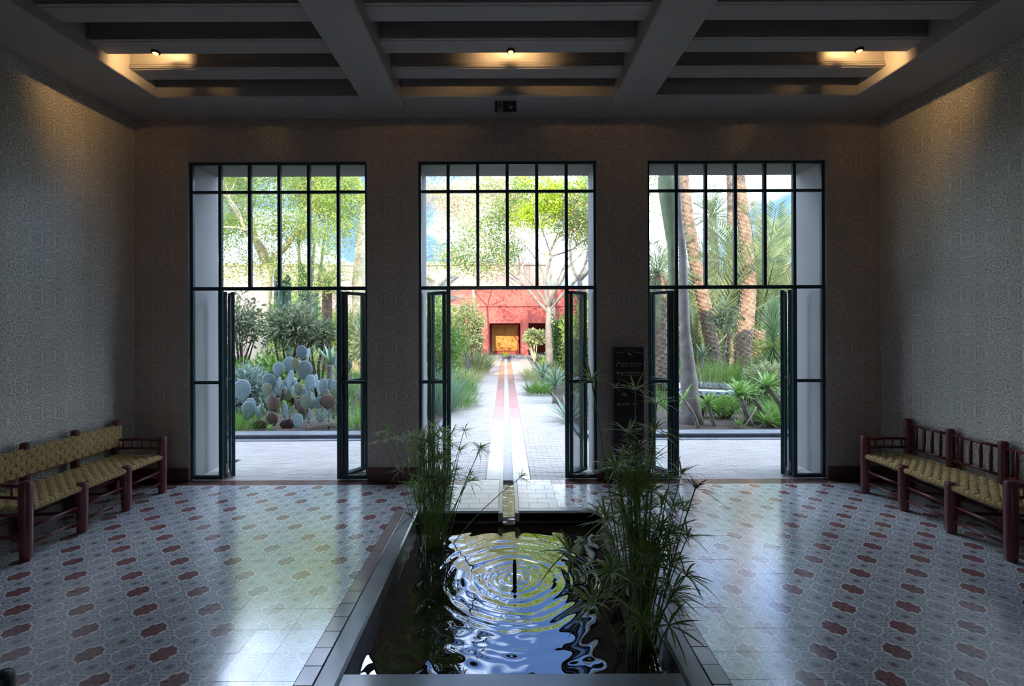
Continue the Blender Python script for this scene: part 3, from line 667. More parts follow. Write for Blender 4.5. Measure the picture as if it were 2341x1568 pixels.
# ------------------------------------------------------------------ benches
def bench(name, loc, rz, woven, label, D=0.49):
    t = empty(name, loc, rz, label=label, cat='bench')
    n = 4; sp = 0.475; L = sp*(n-1); wd_ = M['wood']
    for i in range(n):
        end = i in (0, n-1); h = 0.595 if end else 0.425; y = i*sp
        MB().lathe([(0.033, 0), (0.038, 0.02), (0.042, 0.10), (0.043, 0.35), (0.042, h-0.012), (0.034, h)], 16, (0, y, 0)).build('leg', wd_, t, True)
        MB().lathe([(0.030, 0), (0.034, 0.05), (0.036, 0.4), (0.034, 0.755), (0.026, 0.77)], 14, (-D, y, 0)).build('back_post', wd_, t, True)
        MB().tube([(0, y, 0.17), (-D, y, 0.15)], 0.014, 8).build('stretcher', wd_, t, True)
        if end:
            MB().tube([(0, y, 0.335), (-D, y, 0.335)], 0.013, 8).build('stretcher', wd_, t, True)
            for z in (0.555, 0.465):
                MB().tube([(0, y, z), (-D/2, y, z+0.012), (-D, y, z+0.006)], 0.014, 8).build('arm_rail', wd_, t, True)
            for k in range(4):
                x = -D*(k+0.9)/4.8 - 0.015
                MB().tube([(x, y, 0.47), (x, y, 0.555)], 0.009, 7).build('arm_spindle', wd_, t, True)
    for i in range(n-1):
        y0, y1 = i*sp+0.03, (i+1)*sp-0.03
        for z in (0.11, 0.232): MB().tube([(0, y0, z), (0, (y0+y1)/2, z+R.uniform(-.004,.004)), (0, y1, z)], 0.0115, 8).build('stretcher', wd_, t, True)
        for z in (0.14, 0.26): MB().tube([(-D, y0, z), (-D, y1, z)], 0.011, 8).build('stretcher', wd_, t, True)
        MB().tube([(0, y0, 0.375), (0, y1, 0.375)], 0.016, 8).build('seat_rail', wd_, t, True)
        MB().tube([(-D, y0, 0.375), (-D, y1, 0.375)], 0.016, 8).build('seat_rail', wd_, t, True)
        if woven:
            for z in (0.515, 0.69): MB().tube([(-D, y0, z), (-D, y1, z)], 0.012, 8).build('back_rail', wd_, t, True)
        else:
            for z in (0.475, 0.715): MB().tube([(-D, y0, z), (-D, (y0+y1)/2, z+R.uniform(-.006,.006)), (-D, y1, z)], 0.013, 8).build('back_rail', wd_, t, True)
            for k in range(4):
                y = y0 + (y1-y0)*(k+0.8)/4.6
                MB().tube([(-D, y, 0.475), (-D+R.uniform(-.004,.004), y, 0.60), (-D, y, 0.715)], [0.011, 0.014, 0.011], 8).build('back_spindle', wd_, t, True)
    # woven seat: every band of three ropes is a piece of its own
    seat = MB().tube([(-0.004, 0.02, 0.385), (-0.004, L-0.02, 0.385)], 0.021, 8).build('seat', M['rope'], t, True)
    nb, na = 34, 11; wb_ = L/nb; wa = D/na
    def band(path, side, w, rr):
        b = MB()
        for k in (-1, 0, 1):
            b.tube([tuple(Vector(p) + Vector(side)*k*w*0.29 + Vector((0, 0, R.uniform(-.0006, .0006)))) for p in path], rr, 5, cap=False)
        return b
    cache = {}
    z0 = 0.402
    for j in range(nb):
        par = (j // 1) % 2
        if par not in cache:
            p = [(-D-0.004, 0, z0-0.045), (-D-0.022, 0, z0-0.02), (-D-0.014, 0, z0+0.002)]
            for i in range(na):
                p.append((-D+(i+0.5)*wa, 0, z0 - 0.012*math.sin(math.pi*(i+.5)/na) + (0.011 if (i+par) % 2 else -0.010)))
            p += [(0.012, 0, z0+0.004), (0.024, 0, z0-0.012), (0.018, 0, z0-0.034), (-0.006, 0, z0-0.042)]
            cache[par] = band(p, (0, 1, 0), wb_, 0.0068).build('woven_band', M['rope'], seat, True); o = cache[par]
        else: o = clone(cache[par], seat)
        o.location = (0, (j+0.5)*wb_, 0)
    for i in range(na):
        par = i % 2
        sag = -0.012*math.sin(math.pi*(i+.5)/na)
        p = [(0, 0.005, z0-0.03), (0, 0.0, z0-0.004)] + [(0, (j+0.5)*wb_, z0 + sag + (-0.010 if (i+j) % 2 else 0.011)) for j in range(nb)] + [(0, L, z0-0.004), (0, L-0.005, z0-0.03)]
        o = band(p, (1, 0, 0), wa, 0.0062).build('woven_band', M['rope'], seat, True); o.location = (-D+(i+0.5)*wa, 0, 0)
    if woven:
        bk = MB().tube([(-D, 0.0, 0.60), (-D, L, 0.60)], 0.006, 6).build('woven_back', M['rope'], t, True)
        nv, nh = 34, 5; zb0, zb1 = 0.495, 0.715; wh = (zb1-zb0)/nh; wv = (L+0.06)/nv
        cv = {}
        for j in range(nv):
            par = j % 2
            if par not in cv:
                p = [(-0.0, 0, zb0+0.004), (0.014, 0, zb0-0.006)]
                p += [(0.030 + (0.013 if (i+par) % 2 else -0.011), 0, zb0+(i+.5)*wh) for i in range(nh)]
                p += [(0.014, 0, zb1+0.006), (-0.012, 0, zb1-0.002), (-0.03, 0, (zb0+zb1)/2), (-0.012, 0, zb0)]
                o = band(p, (0, 1, 0), wv, 0.0075).build('woven_band', M['rope'], bk, True); cv[par] = o
            else: o = clone(cv[par], bk)
            o.location = (-D, -0.03+(j+.5)*wv, 0)
        for i in range(nh):
            p = [(-0.02, -0.04, 0), (0.02, -0.046, 0)] + [(0.030 + (-0.011 if (i+j) % 2 else 0.013), -0.03+(j+.5)*wv, 0) for j in range(nv)] + [(0.02, L+0.046, 0), (-0.02, L+0.04, 0)]
            o = band(p, (0, 0, 1), wh, 0.0072).build('woven_band', M['rope'], bk, True); o.location = (-D, 0, zb0+(i+.5)*wh)
    return t
bench('wooden_bench', (-3.66, 3.585, 0.0), 0.0, True, 'burgundy wooden bench with woven straw seat and woven straw back')
bench('wooden_bench', (3.725, 4.945, 0.0), math.pi, False, 'burgundy wooden bench with woven straw seat and open spindle back', 0.445)

# ------------------------------------------------------------------ small things in the hall
def text_mesh(s, size, name, mat, parent, loc, width=None):
    cu = bpy.data.curves.new(name, 'FONT'); cu.body = s; cu.size = size; cu.extrude = 0.0006
    o = bpy.data.objects.new(name, cu); COL.objects.link(o); dg = bpy.context.evaluated_depsgraph_get(); dg.update()
    me = bpy.data.meshes.new_from_object(o.evaluated_get(dg)); bpy.data.objects.remove(o)
    me.materials.clear(); me.materials.append(mat); me.name = name
    n = bpy.data.objects.new(name, me); COL.objects.link(n); n.parent = parent; n.location = loc; n.rotation_euler = (math.pi/2, 0, 0)
    xs = [v.co.x for v in me.vertices]; n.scale = ((width/(max(xs)-min(xs))) if width else 1, 1, 1)
    return n
sg = empty('direction_sign', (gx(1438.5, 5.22), 5.24, 0.0), label='tall dark direction board with white French lettering standing by the wall', cat='sign')
sw = 0.168; stp = 1.51
MB().bbox(-sw, sw, 0, 0.035, 0.0, stp, 0.006).build('board', M['sign'], sg)
W_ = M['signwhite']
def sxy(zx, zy):      # crop pixels -> board coordinates
    px, py = 1390 + zx/8.71, 780 + zy/8.71
    return (px-1438.5)*5.22/FPX, CAMZ-(py-VY)*5.22/FPX
def stroke(pts, wpx, name='emblem'):
    b = MB(); q = [sxy(*p) for p in pts]; w = wpx*5.22/FPX/8.71/2
    for (a, c) in zip(q[:-1], q[1:]):
        dx, dz = c[0]-a[0], c[1]-a[1]; l = math.hypot(dx, dz); n = (-dz/l*w, dx/l*w)
        b.prism([(a[0]+n[0], a[1]+n[1]), (c[0]+n[0], c[1]+n[1]), (c[0]-n[0], c[1]-n[1]), (a[0]-n[0], a[1]-n[1])], -0.0015, 0.001)
    return b.build(name, W_, sg)
def poly(pts, name='emblem'): return MB().prism([sxy(*p) for p in pts][::-1], -0.0015, 0.001).build(name, W_, sg)
stroke([(160,238),(300,238),(345,200),(385,184),(435,180),(480,186),(520,212),(548,238),(685,238)], 9, 'arch_line')
poly([(398,240),(412,228),(422,236),(440,252),(462,262),(488,284),(486,292),(466,284),(452,296),(430,290),(412,280),(404,258)], 'bird')
for dy in (0, 410):
    stroke([(183,520+dy),(183,450+dy),(200,437+dy),(222,437+dy)], 16, 'arrow'); poly([(215,408+dy),(244,437+dy),(215,466+dy)], 'arrow')
stroke([(208,690),(208,635)], 14, 'arrow'); stroke([(176,650),(208,618),(240,650)], 15, 'arrow')
stroke([(168,1272),(225,1272)], 14, 'arrow'); stroke([(206,1240),(238,1272),(206,1304)], 15, 'arrow')
for (zx, zy, sz, tx) in ((262, 478, 0.040, 'Jardin Islamique'), (262, 520, 0.020, 'Islamic Garden'), (262, 655, 0.040, 'Jardin Exotique'), (262, 698, 0.020, 'Exotic Garden'), (262, 1286, 0.040, 'Sortie - Exit')):
    x_, z_ = sxy(zx, zy); text_mesh(tx, sz, 'lettering', W_, sg, (x_, -0.0012, z_), {'Jardin Islamique': 0.232, 'Islamic Garden': 0.20, 'Jardin Exotique': 0.232, 'Exotic Garden': 0.20}.get(tx, 0.19))
for zx in (295, 350):
    poly([(zx-8,1035),(zx+8,1035),(zx+8,1050),(zx-8,1050)], 'pictogram'); poly([(zx-16,1054),(zx+16,1054),(zx+(8 if zx < 300 else 20),1086),(zx+7,1112),(zx-7,1112),(zx-(8 if zx < 300 else 20),1086)], 'pictogram')
# exit sign under the front band
ex = empty('exit_sign', (at(1157.5, 243, 4.95).x, 4.95, 0), label='small dark emergency exit plate with running figure and down arrow', cat='sign')
def eb(x0, x1, z0, z1, y0, y1, name, mat): return MB().bbox(x0, x1, y0, y1, z0, z1, 0.002).build(name, mat, ex)
zc = at(0, 243, 4.95).z
eb(-0.112, 0.112, zc-0.055, zc+0.055, 0, 0.02, 'plate', M['exitblack'])
for x in (-0.07, 0.07): MB().tube([(x, 0.01, zc+0.05), (x, 0.01, CZ)], 0.003, 6).build('hanger', M['black'], ex)
eb(-0.084, -0.026, zc-0.052, zc+0.050, -0.002, 0.004, 'doorway_symbol', M['exitgrey'])
mm = MB()
mm.prism([(-0.062+0.011*math.cos(a), zc+0.034+0.011*math.sin(a)) for a in np.linspace(0, 6.28, 11)[:-1]], -0.005, -0.001)
for (a, c, w) in (((-0.058,zc+0.022),(-0.052,zc-0.006),0.008), ((-0.052,zc-0.004),(-0.034,zc-0.010),0.005), ((-0.034,zc-0.010),(-0.036,zc-0.036),0.005), ((-0.052,zc-0.006),(-0.064,zc-0.026),0.005), ((-0.064,zc-0.026),(-0.082,zc-0.034),0.005), ((-0.058,zc+0.018),(-0.038,zc+0.008),0.004), ((-0.058,zc+0.018),(-0.078,zc+0.004),0.004)):
    dx, dz = c[0]-a[0], c[1]-a[1]; l = math.hypot(dx, dz); n = (-dz/l*w, dx/l*w)
    mm.prism([(a[0]+n[0],a[1]+n[1]),(c[0]+n[0],c[1]+n[1]),(c[0]-n[0],c[1]-n[1]),(a[0]-n[0],a[1]-n[1])], -0.005, -0.001)
mm.build('running_figure', M['exitblack'], ex)
ar = MB().prism([(0.052,zc+0.038),(0.060,zc+0.038),(0.060,zc-0.008),(0.080,zc+0.010),(0.080,zc-0.006),(0.056,zc-0.034),(0.032,zc-0.006),(0.032,zc+0.010),(0.052,zc-0.008)], -0.004, 0.0)
ar.build('arrow', M['exitgrey'], ex)
ou = empty('wall_outlet', (-WX, 5.03, 0.44), math.pi/2, label='small cream power socket on the wall behind the woven-back bench', cat='socket')
MB().bbox(-0.04, 0.04, -0.012, 0.0, -0.04, 0.04, 0.005).build('plate', M['plastic'], ou)
bb = MB(); bb.lathe([(0.021, 0), (0.021, 0.006), (0.012, 0.006)], 16); o = bb.build('socket', M['black'], ou); o.rotation_euler = (math.pi/2, 0, 0); o.location = (0, -0.0115, 0)
po = empty('floor_post', (-2.37, 2.20, 0.0), label='stubby black round-topped post on the tiles', cat='post')
MB().lathe([(0.062, 0), (0.062, 0.008), (0.050, 0.014)], 20).build('foot', M['black'], po, True)
MB().lathe([(0.046, 0.012), (0.046, 0.125), (0.042, 0.148), (0.028, 0.166), (0.0, 0.172)], 20, cap=False).build('body', M['black'], po, True)

# ------------------------------------------------------------------ papyrus in the pool
def papyrus(name, base, label, tops, nrand, rspread, hrange, lean, leaf, rs):
    rg = random.Random(rs)
    t = empty(name, base, label=label, cat='plant'); B = Vector(base)
    specs = [(Vector(p) - B, n) for p, n in tops]
    for i in range(nrand):
        a = rg.uniform(0, 6.283); h = rg.uniform(*hrange)
        specs.append((Vector((math.cos(a)*rg.uniform(0.1, 1)*lean, math.sin(a)*rg.uniform(0.1, 1)*lean*0.7, h)), rg.randint(14, 22)))
    for i, (tip, nl) in enumerate(specs):
        a = rg.uniform(0, 6.283); rr = rspread*math.sqrt(rg.random())
        bs = Vector((rr*math.cos(a), rr*math.sin(a), -0.12))
        if tip.length > 0.2: bs = bs*0.6 + Vector((tip.x*0.12, tip.y*0.12, 0))
        bs.z = -0.12
        mid = bs.lerp(tip, 0.5) + Vector((-(tip.x)*0.10, -(tip.y)*0.10, 0.03)) + Vector((rg.uniform(-.012,.012), rg.uniform(-.012,.012), 0))
        pts = [((1-u)**2)*bs + 2*u*(1-u)*mid + u*u*tip for u in (0, .2, .4, .6, .8, 1)]
        r0 = rg.uniform(0.0026, 0.0042)*(leaf/0.16)
        st = MB().tube(pts, [r0*1.25, r0*1.2, r0*1.1, r0, r0*.9, r0*.8], 6).build('stem', M['papstem'], t, True)
        ax = (pts[-1]-pts[-2]).normalized(); s1 = ax.orthogonal().normalized(); s2 = ax.cross(s1)
        b = MB(); ph = rg.uniform(0, 6.28); dry = rg.random() < 0.07
        for k in range(nl):
            th = ph + 6.283*k/nl + rg.uniform(-.18, .18); el = rg.uniform(0.15, 0.95)
            d = (s1*math.cos(th) + s2*math.sin(th))*math.cos(el) + ax*math.sin(el)
            ln = leaf*rg.uniform(0.7, 1.2); droop = rg.uniform(0.15, 0.6)
            P = [tip + d*ln*u - Vector((0, 0, ln*droop*u*u)) for u in (0, .25, .5, .75, 1.0)]
            w = leaf*rg.uniform(0.05, 0.075)
            b.ribbon(P, [w*.35, w*.95, w, w*.7, w*.05], tuple(s1*math.sin(th)*-1 + s2*math.cos(th)), keel=0.12)
        b.build('leaf_whorl', M['papdry'] if dry else M['papyrus'], st)
    return t
def tp(px, py, Y): return tuple(at(px, py, Y))
ltops = [(tp(884,985,4.0),14),(tp(875,1005,3.95),13),(tp(912,1005,4.05),13),(tp(990,975,4.1),15),(tp(1010,988,4.0),15),(tp(1060,985,4.05),11),(tp(1098,1025,3.95),14),(tp(1094,1030,4.05),9),(tp(1188,1092,4.0),9),(tp(935,1060,3.95),13),(tp(915,1075,4.0),13),(tp(940,1105,3.9),13),(tp(1070,1100,3.95),12),(tp(1050,1030,4.1),13),(tp(945,1030,4.05),13),(tp(940,1180,3.85),7),(tp(1075,1085,4.1),12)]
papyrus('papyrus_plant', (gx(990, 4.02), 4.02, WL), 'shorter denser papyrus clump at the far corner of the pool', [(p, n+6) for p, n in ltops], 74, 0.13, (0.35, 0.95), 0.22, 0.14, 3)
rtops = [(tp(1352,872,2.62),9),(tp(1452,893,2.75),14),(tp(1500,925,2.85),12),(tp(1435,990,2.8),16),(tp(1495,985,2.7),14),(tp(1405,1068,2.65),17),(tp(1482,1060,2.85),14),(tp(1556,1085,2.9),12),(tp(1588,1118,2.75),10),(tp(1385,1192,2.7),14),(tp(1372,1180,2.85),12),(tp(1540,1160,2.85),14),(tp(1570,1228,2.7),9),(tp(1300,1262,2.6),10),(tp(1395,1310,2.6),14),(tp(1465,1265,2.55),16),(tp(1352,1378,2.6),13),(tp(1565,1318,2.65),9),(tp(1527,1430,2.55),7),(tp(1420,1170,2.7),14),(tp(1530,1095,2.8),13),(tp(1440,1330,2.6),14),(tp(1465,1420,2.5),10),(tp(1400,1240,2.75),13),(tp(1560,1170,2.9),12)]
papyrus('papyrus_plant', (gx(1462, 2.74), 2.74, WL), 'taller papyrus clump at the near corner of the pool', [(p, n+5) for p, n in rtops], 44, 0.11, (0.25, 1.15), 0.22, 0.185, 5)

# ------------------------------------------------------------------ courtyard, path, kerbs, ground
KY = 7.30
cy = tag(MB().box(-11, 11, WY+0.03, KY, -0.10, -0.006).build('paved_path', M['joint']), 'pale clay paving strip outside the doors with the garden walk', kind='structure')
MB().box(-1.12, 1.12, KY, 24.3, -0.10, -0.006).build('walk_bed', M['joint'], cy)
b = MB(); row = 0; y = WY + 0.035
while y < KY - 0.01:
    x = -6.5 + (0.075 if row % 2 else 0)
    while x < 6.5:
        xa, xb = x, x+0.15
        if xa < 0.26 and xb > -0.26: xa, xb = (xa, -0.26) if xa < -0.27 else ((0.26, xb) if xb > 0.27 else (0, 0))
        if xb - xa > 0.01: b.bbox(xa+0.0015, xb-0.0015, y+0.0015, y+0.0485, -0.03, R.uniform(-0.0015, 0.0012), 0.002)
        x += 0.15
    y += 0.05; row += 1
tag(b.build('paver_field', M['paver'], cy), kind='stuff')
b = MB(); y = KY; row = 0
while y < 13.5:
    for s in (-1, 1):
        x = 0.26
        while x < 1.10:
            x1 = min(x + (0.075 if row % 2 and x == 0.26 else 0.15), 1.11); b.bbox(min(s*x, s*x1)+0.0015, max(s*x, s*x1)-0.0015, y+0.0015, y+0.0485, -0.03, R.uniform(-0.0012, 0.001), 0.002); x = x1
    y += 0.05; row += 1
tag(b.build('paver_field', M['paver'], cy), kind='stuff')
for s in (-1, 1): MB().box(min(s*0.26, s*1.11), max(s*0.26, s*1.11), 13.5, 24.3, -0.03, -0.001).build('far_walk', M['paver'], cy)
for s in (-1, 1):
    y = WY + 0.035
    while y < 24.0:
        y1 = min(y + (0.6 if y < 14 else 1.2), 24.2)
        MB().bbox(min(s*0.055, s*0.255), max(s*0.055, s*0.255), y+0.001, y1-0.001, -0.05, R.uniform(0, 0.0015), 0.003).build('stone_slab', M['marble'], cy); y = y1
ground = tag(MB().box(-45, -1.12, KY+0.2, 60, -0.2, 0.03).box(1.12, 45, KY+0.2, 60, -0.2, 0.03).box(-1.12, 1.12, 24.3, 60, -0.2, 0.0).build('garden_ground', M['soil']), 'dark planted garden soil beyond the paving', kind='structure')
for s, lb in ((-1, 'grey stone kerb in front of the prickly pear bed'), (1, 'grey stone kerb in front of the agave bed')):
    k = empty('stone_kerb', (s*1.2, KY, 0), label=lb, cat='kerb')
    x0, x1 = (-9.0, 0.0) if s < 0 else (0.0, 9.0)
    i = x0
    while i < x1 - 0.01:
        MB().bbox(i+0.001, i+0.999, -0.10, 0.0, -0.05, 0.012+R.uniform(0, 0.003), 0.004).build('step_stone', M['kerb'], k)
        MB().bbox(i+0.001, i+0.999, 0.012, 0.26, -0.05, 0.075+R.uniform(0, 0.003), 0.006).build('kerb_stone', M['kerb'], k); i += 1.0
    MB().box(x0, x1, 0.0, 0.012, -0.05, 0.058).build('shade_strip', M['kerbshade'], k)  # dark strip standing in for the shade of the kerb groove
    # edging beside the walk
    e = empty('path_edging', (s*1.16, KY+0.3, 0), label='low stone edging on the %s side of the runnel walk' % ('prickly pear' if s < 0 else 'agave'), cat='kerb')
    y = 0.0
    while y < 15.5:
        MB().bbox(-0.04, 0.04, y+0.002, y+0.998, -0.05, 0.035, 0.006).build('edge_stone', M['kerb'], e); y += 1.0

# ------------------------------------------------------------------ plant builders
def unit(n, rg=NR):
    v = rg.normal(size=(n, 3)); return v/np.linalg.norm(v, axis=1, keepdims=True)
def grow(b, rg, p, d, ln, r, lev, tips, spread=0.55, up=0.15, kids=(2, 3), wig=0.16, shrink=0.72):
    k = 4; pts = [p]; rad = [r]; dd = d.normalized()
    for i in range(k):
        dd = (dd + Vector((rg.gauss(0, wig), rg.gauss(0, wig), rg.gauss(0, wig*0.6) + up*0.3))).normalized()
        pts.append(pts[-1] + dd*ln/k); rad.append(r*(1 - 0.38*(i+1)/k))
    b.tube(pts, rad, 7 if r > 0.05 else (5 if r > 0.015 else 3), cap=False)
    if lev <= 1:
        for q in pts[1:]: tips.append((q.copy(), dd.copy()))
    if lev <= 0: return
    n = rg.randint(*kids)
    for i in range(n):
        s = dd.orthogonal().normalized(); s = Matrix.Rotation(rg.uniform(0, 6.283), 3, dd) @ s
        nd = (dd*(1 - spread*0.5) + s*spread*rg.uniform(0.6, 1.25) + Vector((0, 0, up))).normalized()
        q = pts[-1] if i < 2 else pts[rg.randint(2, k)]
        grow(b, rg, q.copy(), nd, ln*shrink*rg.uniform(0.8, 1.2), rad[-1]*(0.8 if i == 0 else 0.62), lev-1, tips, spread, up, kids, wig, shrink)
def foliage(b, tips, n, rad, L, W, zdroop=0.0, flat=1.0, mi=0):
    if not tips or n <= 0: return
    idx = NR.integers(0, len(tips), n)
    P = np.array([tuple(tips[i][0]) for i in idx]); D = np.array([tuple(tips[i][1]) for i in idx])
    off = NR.normal(size=(n, 3))*rad; off[:, 2] *= flat
    dr = unit(n) + D*0.5; dr[:, 2] -= zdroop
    b.leaves(P+off, dr, L*NR.uniform(0.6, 1.3, n), W*NR.uniform(0.7, 1.25, n), 0.08, mi)
def tree(name, base, label, trunk, r0, bark, leafm, levels, ln, n, rad, L, W, seed, spread=0.55, up=0.15, droop=0.0, kids=(2, 3), group=None, extra=None, tips_extra=None, shrink=0.72):
    rg = random.Random(seed); t = empty(name, base, label=label, cat='tree', group=group)
    b = MB(); tips = []
    pts = [Vector(p) for p in trunk]; m = len(pts)
    b.tube(pts, [r0*(1 - 0.45*i/(m-1)) for i in range(m)], 10)
    d = (pts[-1]-pts[-2]).normalized()
    for i in range(3):
        s = Matrix.Rotation(i*2.1+rg.uniform(-.3,.3), 3, d) @ d.orthogonal().normalized()
        grow(b, rg, pts[-1].copy(), (d*0.7 + s*spread).normalized(), ln, r0*0.42, levels, tips, spread, up, kids, shrink=shrink)
    if tips_extra: tips_extra(b, rg, tips)
    b.build('trunk', bark, t, True)
    if n:
        f = MB(); foliage(f, tips, n, rad, L, W, droop); f.build('foliage', leafm, t)
    if extra: extra(t, tips)
    return t
def bush(name, base, label, size, n, L, W, leafm, seed, stems=7, bark='barkdark', group=None, cat='shrub', droop=0.0, hollow=0.35, z0=0.0):
    rg = random.Random(seed); t = empty(name, base, label=label, cat=cat, group=group)
    sx, sy, sz = size; b = MB()
    for i in range(stems):
        a = rg.uniform(0, 6.283); e = Vector((sx*0.35*math.cos(a), sy*0.35*math.sin(a), z0+sz*rg.uniform(0.4, 0.75)))
        s = Vector((rg.uniform(-.06,.06), rg.uniform(-.06,.06), -0.03)); m = s.lerp(e, 0.5) + Vector((rg.uniform(-.08,.08), rg.uniform(-.08,.08), 0.08))
        b.tube([s, s.lerp(m, .5), m, m.lerp(e, .5), e], [0.03*sz**.5, 0.025*sz**.5, 0.02*sz**.5, 0.014, 0.006], 5)
    b.build('stem', M[bark], t, True)
    d = unit(n); rr = (hollow + (1-hollow)*NR.random(n))[:, None]
    lob = 1 + 0.22*np.sin(d[:, :1]*5+seed) * np.cos(d[:, 1:2]*4+seed*2) + 0.15*np.sin(d[:, 2:]*7+seed)
    P = d*rr*lob*np.array([sx/2, sy/2, sz/2]) + np.array([0, 0, z0+sz/2])
    P[:, 2] = np.maximum(P[:, 2], 0.02)
    dr = d*0.9 + unit(n)*0.8; dr[:, 2] += 0.2 - droop
    f = MB(); f.leaves(P, dr, L*NR.uniform(0.6, 1.3, n), W*NR.uniform(0.7, 1.25, n), 0.08); f.build('foliage', leafm, t)
    return t
def blade(b, base, az, el, ln, w, bend, segs=6, keel=0.14, belly=0.35, rg=R):
    d0 = Vector((math.cos(az)*math.cos(el), math.sin(az)*math.cos(el), math.sin(el)))
    P = []; p = Vector(base); d = d0.copy()
    for i in range(segs+1):
        P.append(p.copy()); d = (d + Vector((math.cos(az), math.sin(az), 0))*bend*0.3/segs + Vector((0, 0, -bend/segs))).normalized(); p = p + d*ln/segs
    W = [w*(0.45 + 0.55*min(1, (i/segs)/belly)) if i/segs < belly else w*max(0.02, 1-((i/segs-belly)/(1-belly))**1.6) for i in range(segs+1)]
    b.ribbon(P, W, (-math.sin(az), math.cos(az), 0), keel=keel)
def rosette(parent, c, n, ln, w, mat, rg, emin=0.05, emax=1.35, bend=0.5, name='leaf', tilt=(0, 0)):
    # each leaf a piece of its own, three shared shapes
    key = (mat.name, round(ln, 3), round(w, 3), round(bend, 2)); ms = ROS.get(key)
    if ms is None:
        ms = []
        for k in range(3):
            b = MB(); blade(b, (0, 0, 0), 0.0, 0.0, ln*(0.88+0.12*k), w, bend*(0.6+0.4*k), 6)
            o = b.build('leaf', mat, None, True); ms.append(o.data); bpy.data.objects.remove(o)
        ROS[key] = ms
    for i in range(n):
        u = (i+0.5)/n; el = emax - (emax-emin)*(u**1.1) + rg.uniform(-.08, .08); az = i*2.39996 + rg.uniform(-.2, .2)
        s = 0.72 + 0.34*math.sin(math.pi*min(1, 0.25+u*0.8))
        rot = (Matrix.Rotation(tilt[0], 3, 'X') @ Matrix.Rotation(tilt[1], 3, 'Y') @ Matrix.Rotation(az, 3, 'Z') @ Matrix.Rotation(-el, 3, 'Y')).to_euler()
        inst(ms[rg.randint(0, 2)], name, parent, c, rot, (s, s, s))
ROS = {}
def stem_agave(loc, top, label, n=20, ln=0.36, w=0.085, r=0.035, mat='agave', group='soft agaves on bare stems', seed=0, bow=0.0, tilt=(0, 0), emin=-0.1):
    rg = random.Random(seed); B = Vector(loc); Tp = Vector(top) - B
    t = empty('agave_plant', loc, label=label, cat='plant', group=group)
    if Tp.length > 0.08:
        mid = Tp*0.5 + Vector((bow, 0, -abs(bow)*0.3))
        pts = [((1-u)**2)*Vector((0, 0, -0.03)) + 2*u*(1-u)*mid + u*u*Tp for u in np.linspace(0, 1, 9)]
        MB().tube(pts, [r*(1.25-0.35*i/8)*(1+0.06*(i % 2)) for i in range(9)], 9).build('stem', M['stemgrey'], t, True)
    rosette(t, tuple(Tp), n, ln, w, M[mat], rg, emin=emin, tilt=tilt)
    return t
def spiky(name, loc, label, c, n, ln, w, mat, elong=0.0, emin=-0.9, emax=1.5, trunk=0.06, cat='yucca', seed=0, bend=0.12):
    rg = random.Random(seed); t = empty(name, loc, label=label, cat=cat); b = MB(); c = Vector(c)
    if c.z > 0.1: MB().tube([(0, 0, -0.03), tuple(c*0.5), tuple(c)], [trunk*1.2, trunk, trunk*.8], 9).build('trunk', M['barkdark'], t, True)
    for i in range(n):
        u = (i+.5)/n; el = emax-(emax-emin)*u; az = i*2.39996
        base = c + Vector((0, 0, elong*(1-u)))
        blade(b, base, az, el+rg.uniform(-.08,.08), ln*rg.uniform(0.85, 1.08), w, bend, 3, 0.1, 0.25)
    b.build('blade_crown', M[mat], t); return t
def frond_mesh(L, leaflet, n, droop, mat, w=0.026, vee=0.55, seed=1):
    rg = random.Random(seed); b = MB(); P = []; p = Vector((0, 0, 0)); d = Vector((1, 0, 0)); k = 14
    for i in range(k+1):
        P.append(p.copy()); d = (d + Vector((0, 0, -droop/k*(0.4+1.4*i/k)))).normalized(); p = p + d*L/k
    b.tube(P, [0.022*(1-0.85*i/k) for i in range(k+1)], 5)
    for i in range(n):
        u = 0.12 + 0.88*(i+.5)/n; f = u*k; j = min(int(f), k-1); q = P[j].lerp(P[j+1], f-j); tg = (P[j+1]-P[j]).normalized()
        nm = Vector((0, 1, 0)).cross(tg).normalized()*-1
        ll = leaflet*(0.55+0.45*math.sin(math.pi*min(1, u*0.9+0.12)))*(1 if u < 0.85 else 0.75)
        for s in (-1, 1):
            dr = (tg*0.75 + Vector((0, s*0.85, 0)) + nm*vee*rg.uniform(0.6, 1.1)).normalized()
            e = q + dr*ll - Vector((0, 0, ll*0.12)); m = q.lerp(e, .45) + nm*0.004; sd = dr.cross(nm).normalized()*w*0.5
            b.add([tuple(q), tuple(m+sd), tuple(e), tuple(m-sd)], [(0, 1, 2, 3)])
    o = b.build('frond', mat); me = o.data; bpy.data.objects.remove(o); return me
